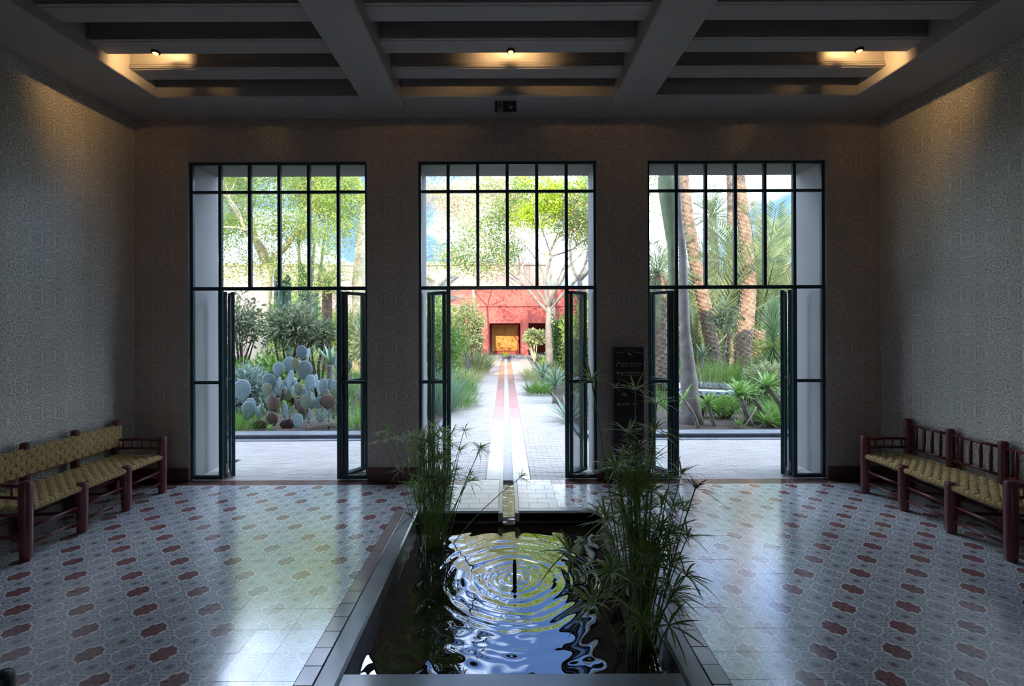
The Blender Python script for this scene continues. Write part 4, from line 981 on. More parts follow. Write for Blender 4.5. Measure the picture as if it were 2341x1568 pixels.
def palm(name, loc, label, trunk, r0, r1, nf, fm, scale=1.0, scales=True, seed=0, emin=-0.5, emax=1.35, bark='palmbark', group=None):
    rg = random.Random(seed); t = empty(name, loc, label=label, cat='palm tree', group=group)
    pts = [Vector(p) for p in trunk]; m = len(pts)
    if m > 1:
        def cr(i, u):
            p0, p1, p2, p3 = pts[max(i-1, 0)], pts[i], pts[i+1], pts[min(i+2, m-1)]
            return 0.5*((2*p1)+(p2-p0)*u+(2*p0-5*p1+4*p2-p3)*u*u+(3*p1-p0-3*p2+p3)*u**3)
        P = [cr(i, u) for i in range(m-1) for u in (0, .25, .5, .75)] + [pts[-1]]
        rad = [r0 + (r1-r0)*i/(len(P)-1) for i in range(len(P))]
        MB().tube(P, rad, 12).build('trunk', M[bark], t, True)
        if scales:
            b = MB(); acc = 0.0; kk = 0
            for i in range(len(P)-1):
                seg = (P[i+1]-P[i]).length; tg = (P[i+1]-P[i]).normalized()
                nn = max(1, int(seg/0.011))
                for q in range(nn):
                    c = P[i].lerp(P[i+1], q/nn); rr = rad[i]; az = kk*2.39996+rg.uniform(-.1,.1); kk += 1
                    a1 = tg.orthogonal().normalized(); s = Matrix.Rotation(az, 3, tg) @ a1; side = tg.cross(s)
                    wd = min(rr*0.36, 0.05); o0 = c + s*rr*0.92
                    v = [o0 - side*wd - tg*0.05, o0 + side*wd - tg*0.05, o0 + side*wd*0.7 + tg*0.055 + s*0.045, o0 - side*wd*0.7 + tg*0.055 + s*0.045, o0 + tg*0.075 + side*wd*.5, o0 + tg*0.075 - side*wd*.5]
                    b.add([tuple(x) for x in v], [(0, 1, 2, 3), (3, 2, 4, 5), (0, 3, 5), (1, 4, 2)])
            b.build('leaf_bases', M[bark], t)
        c = P[-1]
    else: c = pts[0]
    for i in range(nf):
        u = (i+.5)/nf; el = emax-(emax-emin)*u + rg.uniform(-.1, .1); az = i*2.39996 + rg.uniform(-.15, .15); s = scale*rg.uniform(0.85, 1.1)
        rot = (Matrix.Rotation(az, 3, 'Z') @ Matrix.Rotation(-el, 3, 'Y') @ Matrix.Rotation(rg.uniform(-.4, .4), 3, 'X')).to_euler()
        inst(fm[rg.randint(0, len(fm)-1)], 'frond', t, tuple(c + Vector((0, 0, 0.05))), rot, (s, s, s))
    return t
def tuft(name, loc, label, n, ln, w, rad, mat, seed=0, cat='grass clump', emin=0.5, bend=0.6):
    rg = random.Random(seed); t = empty(name, loc, label=label, cat=cat); b = MB()
    for i in range(n):
        a = rg.uniform(0, 6.283); rr = rad*math.sqrt(rg.random()); az = a + rg.uniform(-.7, .7)
        blade(b, (rr*math.cos(a), rr*math.sin(a), 0), az, rg.uniform(emin, 1.5), ln*rg.uniform(0.6, 1.15), w, bend*rg.uniform(0.4, 1.2), 4, 0.1, 0.3)
    b.build('blades', M[mat], t); return t

# ------------------------------------------------------------------ garden: the bed seen through window_1
pc = empty('prickly_pear_cactus', (gx(670, 8.0), 8.05, 0.03), label='large blue prickly pear cactus with round flat pads', cat='cactus')
pads = [(225,755,280,350,-5,0,0),(320,1070,230,310,14,0.2,0),(470,1110,55,210,0,0,0),(555,1060,110,210,5,0,0),(650,630,235,290,0,-.1,0),(790,430,190,240,5,.1,0),(800,640,90,190,5,0,0),(962,345,185,230,0,.25,0),(1045,350,150,190,0,-.15,1),(970,580,125,285,18,-.1,0),(1155,165,160,225,4,0,0),(1255,190,75,190,10,.15,0),(1200,440,225,300,6,0,0),(1280,630,140,245,10,-.15,0),(1370,610,95,220,8,.1,0),(1080,740,170,200,0,.1,1),(1005,760,85,160,0,-.1,0),(610,740,175,205,8,-.2,1),(690,960,190,310,-14,-.1,2),(850,820,140,280,36,-.1,2),(890,1070,115,245,0,0,0),(690,1200,190,240,0,-.15,2),(1210,940,205,240,0,-.25,1),(1180,1080,150,220,0,-.1,2),(1490,700,145,260,4,0,0),(1560,930,235,225,0,-.1,2),(1420,720,100,240,-4,.15,0),(1670,720,150,245,5,0,0),(1690,810,125,170,0,-.2,1),(1700,320,70,210,0,.1,0),(1870,390,125,205,8,.1,1),(1690,530,60,160,0,.1,1),(1090,1230,145,225,6,-.3,0),(350,1290,85,180,0,0,0),(1060,920,90,260,-30,0,2),(1590,645,130,130,0,.2,0),(1840,860,95,180,8,.1,0),(500,1300,215,170,0,-.05,2),(930,1290,210,170,0,0,2),(1180,800,120,160,0,.1,0),(1255,800,90,160,0,0,0),(1310,850,70,140,0,-.1,0),(760,1000,90,260,12,.1,2),(1000,1080,110,200,20,.2,1),(1650,1080,110,260,0,.1,2),(1470,1100,90,240,-12,.2,2)]
pb = MB(); 
NU, NV = 14, 7
def pad_mesh():
    V = []; F = []
    for j in range(NV+1):
        ph = -math.pi/2 + math.pi*j/NV
        for i in range(NU):
            th = 2*math.pi*i/NU
            x = math.cos(th)*math.cos(ph); z = math.sin(th)*math.cos(ph)
            wdt = 1.04 - 0.42*max(0, -z)**1.3 + 0.05*z; V.append((x*wdt, math.sin(ph)*0.10, z))
    for j in range(NV):
        for i in range(NU): F.append((j*NU+i, j*NU+(i+1) % NU, (j+1)*NU+(i+1) % NU, (j+1)*NU+i))
    b = MB(); b.add(V, F); return b
for _k in range(22):
    _x = R.uniform(330, 1750); _t = 1 - abs(_x-1100)/1000
    pads.append((_x, R.uniform(1150-720*max(0.1, _t), 1200), R.uniform(130, 210), R.uniform(180, 270), R.uniform(-18, 18), R.uniform(0.3, 0.6), R.choice([0, 0, 0, 1])))
pms = []
for k in ('pad', 'padolive', 'padbrown'):
    o = pad_mesh().build('pad', M[k], None, True); pms.append(o.data); bpy.data.objects.remove(o)
for i, (cx, cyy, w, h, tl, dy, ci) in enumerate(pads):
    Y = 8.0 + dy; p = at(520+cx/6.818, 780+cyy/6.818, Y) - Vector(pc.location); sc = Y/FPX/6.818/2
    rg = random.Random(i*7); hh = h*sc; thick = 0.9 if ci < 2 else 2.4
    narrow = w < h*0.55
    yaw = (R.uniform(-.35, .35) if not narrow else R.choice([-1, 1])*math.acos(max(0.15, min(1, w/(h*0.8)))))
    hh *= 1.08; ww = (w*sc*1.08) if not narrow else h*0.42*sc
    inst(pms[ci], 'pad', pc, tuple(p), (R.uniform(-.15, .15), math.radians(tl), yaw), (ww, hh*thick*0.8, hh))
# low succulents and grasses at the foot of the cactus
for i, (px, py, n, ln, lb) in enumerate(((705, 962, 46, 0.20, 'grey-green spiky succulent mound under the cactus, middle one'), (748, 952, 46, 0.20, 'grey-green spiky succulent mound under the cactus, tallest one'), (655, 955, 30, 0.17, 'small grey-green spiky succulent in front of a low cactus pad'), (728, 945, 34, 0.2, 'grey-green spiky succulent mound under the cactus, rearmost one'))):
    p = at(px, py, 7.85); spiky('succulent', (p.x, 7.85+0.05*i, 0.05), lb, (0, 0, 0.09+0.03*(i % 3)), n, ln, 0.016, 'silver', 0.05, -0.3, 1.5, 0.012, 'succulent', i)
spiky('succulent', (at(614, 975, 7.62).x, 7.66, 0.06), 'tiny green rosette growing at the kerb edge', (0, 0, 0.02), 16, 0.11, 0.022, 'agave', 0.01, 0.1, 1.3, 0.01, 'succulent', 12)
tuft('grass_clump', (at(538, 960, 7.9).x, 7.95, 0.03), 'fine bright grass beside the prickly pear', 420, 0.34, 0.010, 0.42, 'grass', 1)
tuft('grass_clump', (at(490, 960, 7.9).x, 8.1, 0.03), 'fine bright grass behind the folded door leaf', 260, 0.36, 0.010, 0.35, 'grass', 2)
tuft('grass_clump', (at(832, 950, 8.2).x, 8.2, 0.03), 'green grass beyond the glass beside the prickly pear', 300, 0.40, 0.012, 0.45, 'grass', 3)
bush('silver_shrub', (at(545, 930, 8.8).x, 8.9, 0.03), 'leafy shrub with silvery upper leaves behind the prickly pear', (1.1, 0.8, 1.0), 2000, 0.11, 0.045, M['silver'], 4)
bush('leafy_shrub', (at(600, 900, 9.6).x, 9.8, 0.03), 'rounded mid-green shrub behind the prickly pear', (1.3, 1.0, 1.15), 1800, 0.11, 0.05, M['green'], 5)
bush('leafy_shrub', (at(520, 900, 10.2).x, 10.4, 0.03), 'green shrub at the foot of the plumeria', (1.4, 1.0, 0.9), 1500, 0.12, 0.06, M['grass'], 6)
def plumeria(loc, label, size, z0, seed, n=650, mat='plum'):
    return bush('plumeria_shrub', loc, label, size, n*2, 0.12, 0.042, M[mat], seed, 8, 'barkdark', None, 'shrub', 0.25, 0.2, z0)
plumeria((at(553, 900, 10.6).x, 10.6, 0.03), 'dark-stemmed plumeria with a round leafy head close to the pale trunk', (1.05, 1.0, 1.1), 1.25, 7)
plumeria((at(668, 900, 10.2).x, 10.2, 0.03), 'broad dark-stemmed plumeria spreading above the prickly pear', (1.35, 1.1, 0.95), 1.22, 8, 1000)
plumeria((at(725, 900, 10.6).x, 10.7, 0.03), 'smaller plumeria head beside the agave rosette', (0.75, 0.7, 0.6), 1.25, 9, 520)
stem_agave((at(757, 868, 10.0).x, 10.0, 0.03), at(756, 832, 10.0), 'stiff agave rosette on a brown stem behind the prickly pear', 26, 0.55, 0.075, 0.07, 'aloe', None, 10, 0, (0, 0), 0.0)
spiky('thread_yucca', (at(836, 870, 11.0).x, 11.0, 0.03), 'round spiky yucca head behind the folded glass leaf', (0, 0, 1.35), 300, 0.85, 0.016, 'yucca', 0.1, -1.3, 1.5, 0.09, 'yucca', 13)
spiky('thread_yucca', (at(706, 860, 11.5).x, 11.6, 0.03), 'pale thin-bladed yucca behind the top cactus pads', (0, 0, 0.8), 150, 0.75, 0.016, 'dry', 0.05, -0.2, 1.5, 0.06, 'yucca', 14)
# big yellow-green tree
bt = at(597, 900, 14.0)
def willow_more(b, rg, tips):
    for q in range(120):
        p = Vector((rg.uniform(-1.9, 2.7), rg.uniform(-1.2, 1.4), rg.uniform(3.1, 7.4)))
        if p.z < 3.9 and rg.random() < 0.4: continue
        tips += [(p + Vector((rg.gauss(0, .26), rg.gauss(0, .26), rg.gauss(0, .2))), Vector((rg.gauss(0, 1), rg.gauss(0, 1), -.3))) for _ in range(14)]
tree('feathery_tree', (bt.x, 14.0, 0.03), 'big tree with pale trunk and feathery yellow-green crown', [(-0.05, 0, -0.05), (-0.10, 0, 0.9), (0.0, 0, 1.9), (0.12, 0.05, 2.7), (0.2, 0, 3.5)], 0.27, M['barkpale'], M['willow'], 4, 1.3, 68000, 0.15, 0.095, 0.022, 21, 0.62, 0.16, 0.25, (2, 3), None, None, willow_more)
bt = at(823, 900, 17.0)
tree('bare_tree', (bt.x, 17.0, 0.03), 'pale-trunked tree with bare twigs beside the wall edge', [(0, 0, -0.05), (0.02, 0, 1.6), (-0.05, 0, 3.2), (0.05, 0, 4.6), (0.15, 0, 6.0)], 0.30, M['barkpale'], M['willow'], 5, 1.5, 500, 0.25, 0.10, 0.03, 22, 0.7, 0.2)
# candelabra cactus
cc = empty('candelabra_cactus', (at(668, 900, 15.0).x, 15.0, 0.03), label='dark candelabra cactus with upright ribbed arms', cat='cactus')
for i, (x0, z0, x1, z1, h) in enumerate(((0, 0, -0.05, 1.2, 3.3), (-0.05, 1.6, -0.45, 2.1, 3.5), (-0.05, 1.5, 0.35, 1.9, 3.4), (0.0, 1.9, -0.22, 2.3, 3.2), (0.05, 1.4, 0.7, 1.9, 2.9), (0.05, 2.1, 0.22, 2.5, 3.7), (-0.02, 1.2, -0.7, 1.9, 2.8))):
    yy = (i % 3-1)*0.2; pts = [(x0, 0, z0), ((x0+x1)/2, yy*.6, z0+(z1-z0)*.4), (x1, yy, z1), (x1, yy, (z1+h)/2), (x1*1.03, yy, h-0.1), (x1*1.03, yy, h)]
    MB().tube(pts, [0.11, 0.10, 0.11, 0.115, 0.10, 0.03], 7).build('arm', M['cactus'], cc, False)
for i, (px, lean, h, lb) in enumerate(((702, 0.25, 4.4, 'leaning grey trunk directly beside the candelabra cactus'), (715, 0.35, 4.2, 'forked grey trunk near the small fan palm'), (690, -0.1, 4.6, 'upright grey trunk behind the candelabra cactus'))):
    p = at(px, 900, 16.0+i*.4); tr = empty('slim_tree', (p.x, 16.0+i*.4, 0.03), label=lb, cat='tree')
    b = MB(); b.tube([(-0.3*lean/.25*.4, 0, 0), (-0.1, 0, 1.4), (0.05, 0, 2.4), (lean*.6, 0, h*.75), (lean, 0, h)], [0.12, 0.10, 0.09, 0.07, 0.05], 8); tips = []
    grow(b, random.Random(i+40), Vector((lean, 0, h)), Vector((0.1, 0, 1)), 1.0, 0.05, 3, tips, 0.6, 0.2)
    b.build('trunk', M['barkgrey'], tr, True); f = MB(); foliage(f, tips, 2200, 0.22, 0.13, 0.035, 0.2); f.build('foliage', M['olive' if i != 1 else 'autumn'], tr)
FR = [frond_mesh(2.3, 0.42, 38, d, M['palm'], seed=k) for k, d in enumerate((0.7, 1.1, 1.6))]
FB = [frond_mesh(1.5, 0.50, 26, d, M['bluepalm'], 0.03, 0.3, seed=k+5) for k, d in enumerate((0.5, 0.9))]
FS = [frond_mesh(1.1, 0.30, 24, d, M['olive'], 0.025, 0.4, seed=k+9) for k, d in enumerate((0.6, 1.1))]
palm('garden_palm', (at(747, 900, 17.0).x, 17.0, 0.03), 'slim palm with brown trunk and short tuft beside the forked trunk', [(0, 0, 0), (0, 0, 1.4), (0.02, 0, 3.0)], 0.17, 0.14, 22, FS, 1.0, True, 31)

# ------------------------------------------------------------------ garden: along the runnel walk (window_2)
pv = empty('red_pavilion', (0, 24.6, 0), label='coral red pavilion at the end of the runnel walk', cat='building')
b = MB()
b.box(-4.2, 4.2, 0.0, 0.35, 1.80, 2.72).box(-4.2, -1.55, 0.0, 0.35, 0, 1.80).box(3.1, 4.2, 0.0, 0.35, 0, 1.80); b.build('lower_wall', M['redwall'], pv)
MB().box(-4.2, 4.2, 0.05, 0.35, 2.72, 3.66).build('parapet', M['redwall'], pv)
MB().bbox(-4.25, 4.25, -0.06, 0.1, 2.66, 2.74, 0.01).build('cornice', M['redwall'], pv)
MB().bbox(-4.25, 4.25, -0.02, 0.4, 3.63, 3.72, 0.01).build('coping', M['peach'], pv)
for x in (-1.05, 0.98): MB().bbox(x-0.21, x+0.21, 0.0, 0.36, 0.0, 1.80, 0.01).build('pillar', M['redwall'], pv)
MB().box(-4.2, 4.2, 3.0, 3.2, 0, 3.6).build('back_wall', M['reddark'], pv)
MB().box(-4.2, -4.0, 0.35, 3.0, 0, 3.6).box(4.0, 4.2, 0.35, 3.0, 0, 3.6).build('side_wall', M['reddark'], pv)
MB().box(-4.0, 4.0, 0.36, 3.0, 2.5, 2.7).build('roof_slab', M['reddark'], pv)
MB().box(-1.6, 3.1, -0.5, 3.0, -0.02, 0.14).build('plinth', M['kerb'], pv)
pd = MB().bbox(-0.74, 0.66, 1.25, 1.33, 0.30, 1.72, 0.01).build('door', M['orange'], pv)
MB().box(-0.82, 0.74, 1.30, 1.42, 0.14, 1.80).build('door_surround', M['reddark'], pv)
for (x0, x1) in ((-0.62, -0.08), (0.0, 0.54)):
    for (z0, z1) in ((0.42, 0.95), (1.02, 1.60)): MB().bbox(x0, x1, 1.235, 1.26, z0, z1, 0.012).build('panel', M['orange'], pd)
tb = empty('peach_building', (-3.0, 31.0, 0), label='flat-roofed peach building rising behind the red pavilion', cat='building')
MB().box(-9.0, 5.6, 0, 3.0, 0, 5.6).build('wall', M['peach'], tb); MB().bbox(-9.1, 5.7, -0.1, 3.1, 5.6, 5.82, 0.02).build('coping', M['garwall'], tb)
MB().box(-9.0, 5.6, -0.5, 0, 0, 4.2).build('lower_terrace', M['garwall'], tb)
gw = empty('garden_boundary', (-12, 27.0, 0), label='pale pink garden wall behind the feathery tree', cat='wall')
MB().box(-12, 7.6, 0, 0.4, 0, 5.1).build('wall', M['garwall'], gw); MB().bbox(-12, 7.65, -0.05, 0.45, 5.1, 5.24, 0.02).build('coping', M['peach'], gw)
bowl = empty('fountain_bowl', (0, 24.0, 0), label='small planted bowl at the far end of the runnel', cat='planter')
MB().lathe([(0.10, 0), (0.13, 0.05), (0.26, 0.16), (0.27, 0.18), (0.22, 0.17)], 18).build('bowl', M['kerb'], bowl, True)
b = MB()
for i in range(50): blade(b, (R.uniform(-.12, .12), R.uniform(-.12, .12), 0.15), R.uniform(0, 6.28), R.uniform(.5, 1.4), 0.28, 0.03, 0.5, 4)
b.build('plant', M['lime'], bowl)
# left of the walk
bush('climbing_shrub', (at(1068, 840, 15.5).x, 15.6, 0.03), 'tall leafy shrub with twisted stems against the red pavilion', (1.25, 1.1, 1.8), 4200, 0.09, 0.045, M['olive'], 50, 6, 'barkgrey', None, 'shrub', 0.1, 0.4, 0.75)
bush('flowering_shrub', (at(1005, 880, 13.0).x, 13.0, 0.03), 'yellow-green shrub seen through the folded glass beside the walk', (1.5, 1.3, 2.3), 5000, 0.09, 0.045, M['green'], 51, 6, 'barkgrey')
bush('flowering_shrub', (at(985, 860, 16.0).x-0.4, 16.5, 0.03), 'sunny shrub behind the glass, below the blue palm', (2.0, 1.4, 2.6), 2600, 0.15, 0.07, M['willow'], 52, 6, 'barkgrey')
palm('blue_palm', (at(985, 860, 19.0).x, 19.0, 0.03), 'blue-leaved palm beyond the folded glass left of the walk', [(0, 0, 0), (0.05, 0, 1.2), (0.0, 0, 2.3)], 0.2, 0.17, 34, FB, 1.15, True, 53, -0.4, 1.3)
palm('date_palm', (-4.6, 21.5, 0.03), 'date palm with arching fronds rising before the peach building', [(0, 0, 0), (0.1, 0, 2.0), (0.2, 0, 3.6)], 0.24, 0.2, 30, FR, 0.8, True, 54)
tuft('grey_succulent', (at(1085, 800, 17.0).x, 17.0, 0.03), 'stick-like pale succulent at the edge of the walk', 260, 1.0, 0.035, 0.5, 'olive', 55, 'succulent', 0.8, 0.25)
tuft('grass_clump', (at(1045, 890, 12.0).x, 12.0, 0.03), 'low bright green mound bordering the walk', 700, 0.42, 0.016, 0.45, 'grass', 56)
tuft('grass_clump', (at(1035, 930, 10.2).x, 10.2, 0.03), 'bright green grass near the start of the walk border', 600, 0.40, 0.014, 0.5, 'grass', 57)
tuft('grass_clump', (at(1000, 930, 9.6).x, 9.4, 0.03), 'blue-green arching grass behind the folded glass beside the walk', 420, 0.95, 0.016, 0.4, 'aloe', 58, 'grass clump', 0.9, 0.5)
tuft('grass_clump', (at(1065, 850, 15.0).x, 14.4, 0.03), 'straw-coloured grass under the leafy shrub', 420, 0.5, 0.016, 0.5, 'dry', 59)
tuft('grass_clump', (at(1095, 825, 19.5).x, 19.6, 0.03), 'straw-coloured grass beside the pavilion pillar', 320, 0.5, 0.02, 0.5, 'dry', 60)
# right of the walk
bt = at(1252, 860, 16.0)
def lime_sprays(t):
    o = Vector(t.location); rg = random.Random(5); tp_ = []
    for (px, py, sp, n) in ((1252, 468, 0.30, 30), (1262, 430, 0.30, 24), (1208, 492, 0.26, 20), (1300, 425, 0.26, 16), (1222, 505, 0.2, 12), (1190, 415, 0.2, 6)):
        for _ in range(n): tp_.append((at(px, py, 15.2) - o + Vector((rg.gauss(0, sp), rg.gauss(0, sp), rg.gauss(0, sp*0.7))), Vector((rg.gauss(0, 1), rg.gauss(0, 1), -0.2))))
    f = MB(); foliage(f, tp_, 3600, 0.09, 0.10, 0.04, 0.2); f.build('lime_foliage', M['lime'], t)
def kap_more(b, rg, tips):
    grow(b, rg, Vector((0.05, 0, 2.1)), Vector((-0.75, 0, 0.75)), 1.8, 0.065, 4, tips, 0.55, 0.15)
    grow(b, rg, Vector((0.05, 0, 2.3)), Vector((-0.1, 0.1, 1)), 2.0, 0.075, 4, tips, 0.6, 0.15)
    grow(b, rg, Vector((0.05, 0, 2.2)), Vector((0.6, 0.1, 0.9)), 1.8, 0.065, 4, tips, 0.6, 0.15)
tree('walk_tree', (bt.x, 16.0, 0.03), 'tree with mottled pale trunk standing beside the runnel walk', [(0.08, 0, -0.05), (0.05, 0, 0.8), (0.02, 0, 1.6), (0.05, 0, 2.3)], 0.15, M['barkgrey'], M['green'], 4, 1.5, 13000, 0.22, 0.095, 0.048, 61, 0.6, 0.2, 0.1, (2, 3), None,
     lambda t, tips: [foliage(f := MB(), tips, 7000, 0.3, 0.10, 0.05, 0.2), f.build('autumn_foliage', M['autumn'], t), lime_sprays(t)], kap_more)
tree('autumn_tree', (at(1080, 800, 22.0).x, 22.2, 0.03), 'tall thin tree with tan autumn leaves before the red pavilion roof', [(0, 0, 0), (0.1, 0, 2), (0.0, 0, 4.0)], 0.08, M['barkpale'], M['autumn'], 5, 1.75, 11000, 0.34, 0.10, 0.055, 62, 0.65, 0.22, 0.1)
tree('autumn_tree', (at(1185, 800, 28.0).x, 28.5, 0.03), 'tall tree with tan and green leaves behind the red pavilion', [(0, 0, 0), (0.1, 0, 2), (0.0, 0, 4.6)], 0.2, M['barkpale'], M['autumn'], 5, 2.2, 9000, 0.45, 0.13, 0.07, 63, 0.6, 0.2, 0.1)
tree('lime_tree', (at(1262, 800, 22.0).x, 22.6, 0.03), 'tree with lime yellow leaf sprays high behind the walk tree', [(0, 0, 0), (0.1, 0, 2.4), (-0.1, 0, 5.0)], 0.16, M['barkpale'], M['lime'], 3, 1.3, 5000, 0.35, 0.18, 0.035, 64, 0.75, 0.05, 0.35)
tree('dark_tree', (at(1330, 800, 20.0).x, 20.5, 0.03), 'dark green tree filling the upper corner behind the walk tree', [(0, 0, 0), (0.1, 0, 2), (0.0, 0, 3.6)], 0.2, M['barkgrey'], M['green'], 4, 1.7, 14000, 0.35, 0.11, 0.055, 65, 0.6, 0.2, 0.1)
bush('round_shrub', (at(1222, 820, 21.0).x, 21.0, 0.03), 'small round-headed shrub with bare stems beside the pavilion opening', (1.05, 0.9, 0.75), 900, 0.14, 0.07, M['olive'], 66, 9, 'barkpale', None, 'shrub', 0.1, 0.4, 0.75)
stem_agave((at(1268, 905, 10.6).x, 10.6, 0.03), at(1268, 880, 10.6), 'blue-green agave rosette at the corner of the walk border', 30, 0.52, 0.06, 0.05, 'aloe', 'blue-green agaves beside the walk', 67, 0, (0, 0), 0.0)
stem_agave((at(1240, 875, 13.0).x, 13.0, 0.03), at(1240, 860, 13.0), 'blue-green agave rosette farther along the walk border', 28, 0.55, 0.06, 0.05, 'aloe', 'blue-green agaves beside the walk', 68, 0, (0, 0), 0.0)
stem_agave((at(1300, 970, 8.6).x, 8.6, 0.03), at(1300, 965, 8.6), 'tall-bladed agave rosette half behind the door frame', 22, 0.62, 0.06, 0.05, 'aloe', 'blue-green agaves beside the walk', 69, 0, (0, 0), 0.3)
stem_agave((at(1345, 930, 9.2).x, 9.2, 0.03), at(1345, 925, 9.2), 'agave rosette seen through the folded glass by the dark sign', 22, 0.55, 0.06, 0.05, 'aloe', 'blue-green agaves beside the walk', 70, 0, (0, 0), 0.2)
tuft('grass_clump', (at(1232, 850, 15.5).x, 15.0, 0.03), 'straw-coloured grass at the foot of the walk tree', 460, 0.55, 0.018, 0.55, 'dry', 71)
tuft('grass_clump', (at(1225, 880, 12.2).x+0.1, 12.0, 0.03), 'green tuft spilling over the agave side of the walk', 420, 0.40, 0.016, 0.35, 'grass', 72)
bush('leafy_shrub', (at(1290, 850, 17.5).x, 17.8, 0.03), 'dark leafy shrub behind the walk tree', (1.2, 1.0, 2.2), 3200, 0.10, 0.05, M['darkgreen'], 73)
bush('leafy_shrub', (at(1335, 850, 14.5).x, 14.6, 0.03), 'sunny leafy shrub behind the double folded glass', (1.4, 1.2, 2.4), 2600, 0.13, 0.06, M['willow'], 74)

# ------------------------------------------------------------------ garden: the palm bed seen through window_3
sp_ = empty('green_trunk_tree', (at(1541, 900, 8.6).x, 8.7, 0.03), label='smooth olive-green columnar trunk swelling upward behind the glass', cat='tree')
pts = [Vector(at(px, py, 8.7)) - Vector((sp_.location)) for px, py in ((1542, 985), (1541, 900), (1540, 800), (1539, 700), (1538, 640), (1537, 600), (1538, 560), (1537, 540), (1534, 500), (1530, 450), (1528, 420), (1522, 395), (1518, 360), (1512, 300))]
MB().tube(pts, [x*8.7/FPX/2 for x in (19, 18, 17, 17, 18, 19, 24, 30, 36, 44, 46, 30, 34, 44)], 14).build('trunk', M['barkgreen'], sp_, True)
gt = empty('grey_trunk_tree', (at(1580, 985, 8.3).x, 8.3, 0.03), label='thick grey fissured trunk rising beside the agave bed kerb', cat='tree')
pts = [Vector(at(px, py, 8.3)) - Vector(gt.location) for px, py in ((1583, 990), (1579, 945), (1575, 880), (1571, 820), (1566, 760), (1563, 660), (1561, 580), (1554, 500), (1549, 400), (1546, 280), (1540, 180))]
MB().tube(pts, [x*8.3/FPX/2 for x in (62, 45, 38, 30, 23, 20, 17, 13, 12, 11, 10)], 14).build('trunk', M['barkgrey'], gt, True)
b = MB(); tips = []
for k in range(3): grow(b, random.Random(80+k), pts[-1].copy(), Vector((math.cos(k*2.1), math.sin(k*2.1), 0.8)), 1.2, 0.04, 3, tips, 0.6, 0.1)
b.build('branch', M['barkgrey'], gt, True); f = MB(); foliage(f, tips, 1500, 0.25, 0.15, 0.04, 0.5); f.build('foliage', M['olive'], gt)
def pal(px_list, Y): return [tuple(at(px, py, Y) - Vector((gx(px_list[0][0], Y), Y, 0.03))) for px, py in px_list]
l1 = [(1640, 868), (1622, 760), (1606, 680), (1590, 600), (1574, 500), (1563, 400), (1560, 260)]
palm('date_palm', (gx(1640, 13.0), 13.0, 0.03), 'leaning date palm with scaly trunk behind the grey trunk', pal(l1, 13.0), 0.17, 0.11, 30, FR, 1.0, True, 81)
l2 = [(1695, 858), (1703, 760), (1712, 660), (1708, 580), (1698, 480), (1690, 380), (1686, 250)]
palm('date_palm', (gx(1695, 14.0), 14.0, 0.03), 'stout date palm with scaly trunk behind the yucca', pal(l2, 14.0), 0.23, 0.095, 30, FR, 1.0, True, 82)
l3 = [(1664, 850), (1668, 700), (1672, 560), (1672, 440), (1668, 300)]
palm('date_palm', (gx(1664, 17.5), 17.5, 0.03), 'slimmer distant date palm between the two scaly trunks', pal(l3, 17.5), 0.14, 0.10, 26, FR, 0.9, True, 83)
palm('young_palm', (gx(1740, 15.5), 15.6, 0.03), 'young palm with tall grey-green fronds behind the yucca', [(0, 0, 0.0), (0, 0, 0.8), (0, 0, 1.5)], 0.2, 0.16, 30, FR[:1], 1.8, True, 85, 0.75, 1.5)
palm('young_palm', (gx(1600, 15.0), 15.2, 0.03), 'young palm fronds filling the space behind the grey trunk', [(0, 0, 0.2)], 0.1, 0.1, 15, FR[:1], 2.0, False, 86, 0.95, 1.5)
palm('fan_palm', (gx(1504, 12.5), 12.5, 0.03), 'shaggy brown-trunked palm through the glass by the dark sign', [(0, 0, 0), (0.02, 0, 1.4), (0.0, 0, 3.0)], 0.26, 0.24, 30, FR, 0.75, True, 87, -0.8, 1.3)
palm('date_palm', (gx(1640, 20.0), 20.5, 0.03), 'date palm crown showing against the sky between trunks', [(0, 0, 0), (0.1, 0, 3.5), (0.0, 0, 6.3)], 0.2, 0.18, 34, FR, 1.05, True, 88)
palm('date_palm', (gx(1790, 21.0), 21.0, 0.03), 'date palm crown rising beside the white reveal', [(0, 0, 0), (0.1, 0, 2.4), (0.0, 0, 4.6)], 0.2, 0.18, 34, FR, 1.2, True, 89, 0.2, 1.45)
spiky('giant_yucca', (gx(1768, 11.0), 11.0, 0.03), 'tall dense dark green yucca with stiff radiating blades', (0, 0, 0.95), 560, 0.66, 0.026, 'yucca', 0.85, -0.75, 1.5, 0.09, 'yucca', 90)
ag = [((1690.5,905.5),(1720,978),8.0,24,0.36,0.09,'large soft agave rosette on a leaning stem in the centre of the bed',0.0),((1753,886),(1812,945),8.25,22,0.34,0.08,'soft agave rosette on the longest low slanting stem',0.05),((1617,925),(1635,976),8.0,18,0.25,0.065,'soft agave rosette on a thin stem in front of the tiled basin',0.0),((1806,918),(1822,960),8.1,18,0.30,0.075,'soft agave rosette partly hidden by the door leaf near the white reveal',0.02),((1561,915),(1597,981),7.85,8,0.30,0.06,'sparse agave on a bowed stem before the grey trunk',0.10),((1718,905),(1757,964),8.35,16,0.30,0.075,'soft agave rosette tucked behind the large central one',0.0),((1687,974),(1687,978),7.85,13,0.15,0.04,'tiny stemless agave rosette near the kerb',0.0),((1752,968),(1754,976),7.9,18,0.24,0.05,'stemless agave rosette spreading over a cut stump',0.0),((1706,955),(1706,962),8.3,14,0.24,0.06,'stemless agave rosette at the foot of the leaning stem',0.0)]
